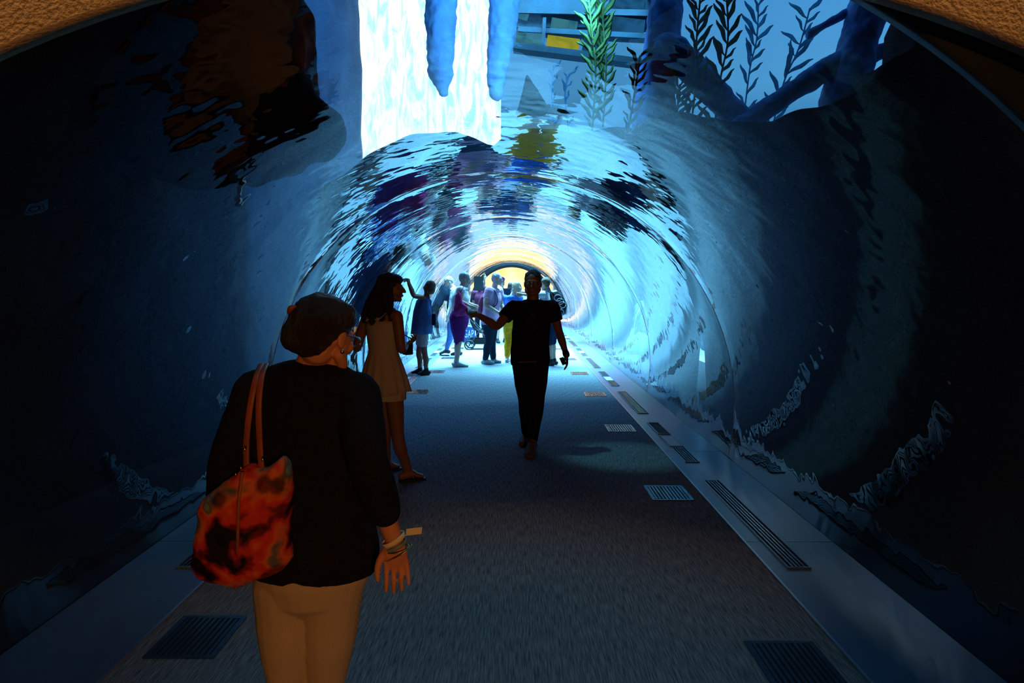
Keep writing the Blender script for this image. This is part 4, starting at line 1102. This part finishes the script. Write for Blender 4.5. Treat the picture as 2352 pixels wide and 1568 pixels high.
P11 = Person('blond woman in a royal blue top and mustard trousers', (1176, 834), 13.7, (.35, .9, 0), 1.60, dict(head=(1188, 659, 0)), skin='skin_pale', face=(.9, .4, -.1), group=GR)
P11.shirt(M['royal'], .25); P11.trousers(M['yellow'], .93, .02, 1.08); P11.shoes(M['white']); P11.hair(M['hair_blond'], 'bob')

P12 = Person('person in a white shirt and navy shorts with a black backpack', (1266, 838), 13.2, (-.9, .4, 0), 1.66, dict(head=(1252, 651, .0), neck=(1250, 668, 0), chest=(1252, 694, 0), waist=(1258, 720, 0), pelvis=(1264, 742, 0),
    sL=(1246, 676, -.16), sR=(1252, 676, .16), eL=(1226, 678, -.25), wL=(1200, 676, -.2), eR=(1235, 690, .2), wR=(1215, 690, .2)), skin='skin_pale', face=(-.6, .7, 0), g=1.12, group=GR)
P12.shirt(M['white'], .6); P12.trousers(M['navy'], .52, .03, 1.15, name='shorts'); P12.shoes(M['shoe_black']); P12.hair(M['hair_mid'], 'short')
bp = empty('backpack', at(1282, 695, 13.2), 'black backpack with looped cords on the person in white', 'backpack')
b = MB(); b.pillow([at(x, y, 13.2) for x, y in ((1262, 668), (1276, 664), (1292, 676), (1302, 700), (1300, 722), (1284, 730), (1270, 722), (1264, 700))], None, None, (-.2, 1, 0), .15, 7); b.build('pack', M['plastic'], bp, voxel=.014, rough=.008, rscale=10)
for i in range(5):
    c = at(1281 + (i % 3) * 5, 684 + i * 8, 13.02); b = MB(); b.tube([c + Vector((.07 * math.cos(2 * PI * j / 12), -.02 + .015 * math.sin(j), .06 * math.sin(2 * PI * j / 12))) for j in range(13)], [.006] * 13, n=6, sub=1, caps=False); b.build('cord', M['shoe_grey'], bp)
for dy in (-.12, .12): MB().tube([at(1272, 722, 13.2 + dy), at(1246, 706, 13.2 + dy * 1.4), at(1242, 684, 13.2 + dy * 1.4), at(1254, 668, 13.2 + dy * 1.25), at(1268, 676, 13.2 + dy)], [(.02, .008)] * 5, side=(0, 1, 0), n=10).build('strap', M['plastic'], bp)

P9 = Person('dark haired person in navy far behind the blond woman', (1172, 768), 22.0, (0, 1, 0), 1.62, None, skin='skin', voxel=.016, group=GR)
P9.shirt(M['navy'], .5); P9.trousers(M['jeans']); P9.shoes(M['shoe_black']); P9.hair(M['hair_dark'], 'bob')
P13 = Person('person in dark clothes far down the tunnel left of the arch', (1040, 770), 21.0, (.4, -1, 0), 1.7, None, skin='skin', voxel=.016, group=GR)
P13.shirt(M['jeans'], .5); P13.trousers(M['jeans_black']); P13.shoes(M['shoe_black']); P13.hair(M['hair_dark'], 'short')

# ---- pushchair and shopping bag behind the outstretched hand
Ys = 16.6
sx0 = at(1100, 790, Ys); pc = empty('pushchair', (sx0.x, Ys, 0), 'black pushchair between the purple shorts and the dark jeans', 'pushchair')
ox = sx0.x
for (dx, dy, rr_) in ((-.22, -.25, .11), (-.22, .25, .11), (.26, -.22, .08), (.26, .22, .08)):
    c = Vector((ox + dx, Ys + dy, rr_ + .008)); b = MB(); b.tube([c + Vector((rr_ * math.cos(2 * PI * i / 24), 0, rr_ * math.sin(2 * PI * i / 24))) for i in range(25)], [.018] * 25, n=8, sub=1, caps=False)
    for i in range(3): b.bar(c + Vector((rr_ * math.cos(PI * i / 3), 0, rr_ * math.sin(PI * i / 3))), c - Vector((rr_ * math.cos(PI * i / 3), 0, rr_ * math.sin(PI * i / 3))), .006, 6)
    b.build('wheel', M['shoe_black'], pc)
b = MB()
for dy in (-.24, .24):
    b.tube([(ox + .26, Ys + dy, .09), (ox + .1, Ys + dy, .4), (ox - .25, Ys + dy, .8), (ox - .38, Ys + dy, 1.0)], [.012] * 4, n=8); b.bar((ox - .22, Ys + dy, .12), (ox + .06, Ys + dy, .5), .012, 8)
b.bar((ox - .38, Ys - .24, 1.0), (ox - .38, Ys + .24, 1.0), .016, 8); b.build('frame', M['frame'], pc)
b = MB(); b.tube([(ox - .24, Ys, .95), (ox - .12, Ys, .55), (ox + .08, Ys, .42), (ox + .25, Ys, .45), (ox + .3, Ys, .25)], [(.2, .04)] * 5, side=(0, 1, 0), n=16); b.build('seat', M['black'], pc)
b = MB(); b.ell((ox - .12, Ys, .92), (.24, .23, .16)); b.build('hood', M['black'], pc, voxel=.02, smooth_it=2)
b = MB(); b.obox((ox - .02, Ys, .2), (.2, 0, 0), (0, .18, 0), (0, 0, .07)); b.build('basket', M['black'], pc, voxel=.015, smooth_it=3)

Yg2 = 18.6
a_, c_ = at(1064, 747, Yg2), at(1091, 783, Yg2)
sb = empty('shopping_bag', ((a_.x + c_.x) / 2, Yg2, 0), 'blue paper shopping bag with white capital letters standing on the carpet', 'shopping bag')
M['bagblue'] = mat('blue paper', (0.03, 0.09, 0.28), 0.6, 0.1, 8)
xw = c_.x - a_.x
b = MB(); x0, x1 = a_.x - .02, c_.x; b.loft([[(x0, Yg2 - .07, 0), (x1, Yg2 - .07, 0), (x1, Yg2 + .07, 0), (x0, Yg2 + .07, 0)], [(x0, Yg2 - .07, .2), (x1, Yg2 - .07, .2), (x1 - .012, Yg2, .2), (x1, Yg2 + .07, .2), (x0, Yg2 + .07, .2)][:2] + [(x1, Yg2 + .07, .2), (x0, Yg2 + .07, .2)], [(x0, Yg2 - .055, .42), (x1, Yg2 - .055, .42), (x1, Yg2 + .055, .42), (x0, Yg2 + .055, .42)]])
b.build('sack', M['bagblue'], sb, flat=True)
b = MB(); b.pillow([(x0 + .02 + (x1 - x0 - .04) * u, Yg2, .40 + .09 * v) for u, v in ((0, 0), (.3, .5), (.5, .9), (.7, .4), (1, 0))], None, None, (0, 1, 0), .04, 4); b.build('tissue', M['white'], sb)
for dy in (-.058, .058): MB().tube([(x0 + .1, Yg2 + dy, .41), (x0 + .12, Yg2 + dy, .5), (x1 - .12, Yg2 + dy, .5), (x1 - .1, Yg2 + dy, .41)], [.004] * 4, n=6).build('handle', M['white'], sb)
tx = bpy.data.curves.new('letters', 'FONT'); tx.body = 'GAP'; tx.size = .2; tx.extrude = .001; tx.align_x = 'RIGHT'; tx.space_character = 1.1
to = bpy.data.objects.new('letters', tx); COL.objects.link(to); to.scale = (.66, 1.5, 1); to.parent = sb
to.location = (x1 - .03 - (x0 + x1) / 2 + (x0 + x1) / 2 - sb.location.x, -.0725, .135); to.rotation_euler = (PI / 2, 0, 0); tx.materials.append(M['white'])
bpy.context.view_layer.update()
lm = bpy.data.meshes.new_from_object(to.evaluated_get(bpy.context.evaluated_depsgraph_get()))
lo_ = bpy.data.objects.new('lettering', lm); COL.objects.link(lo_); lo_.parent = sb; lo_.location = to.location; lo_.rotation_euler = to.rotation_euler; lo_.scale = to.scale
bpy.data.objects.remove(to)
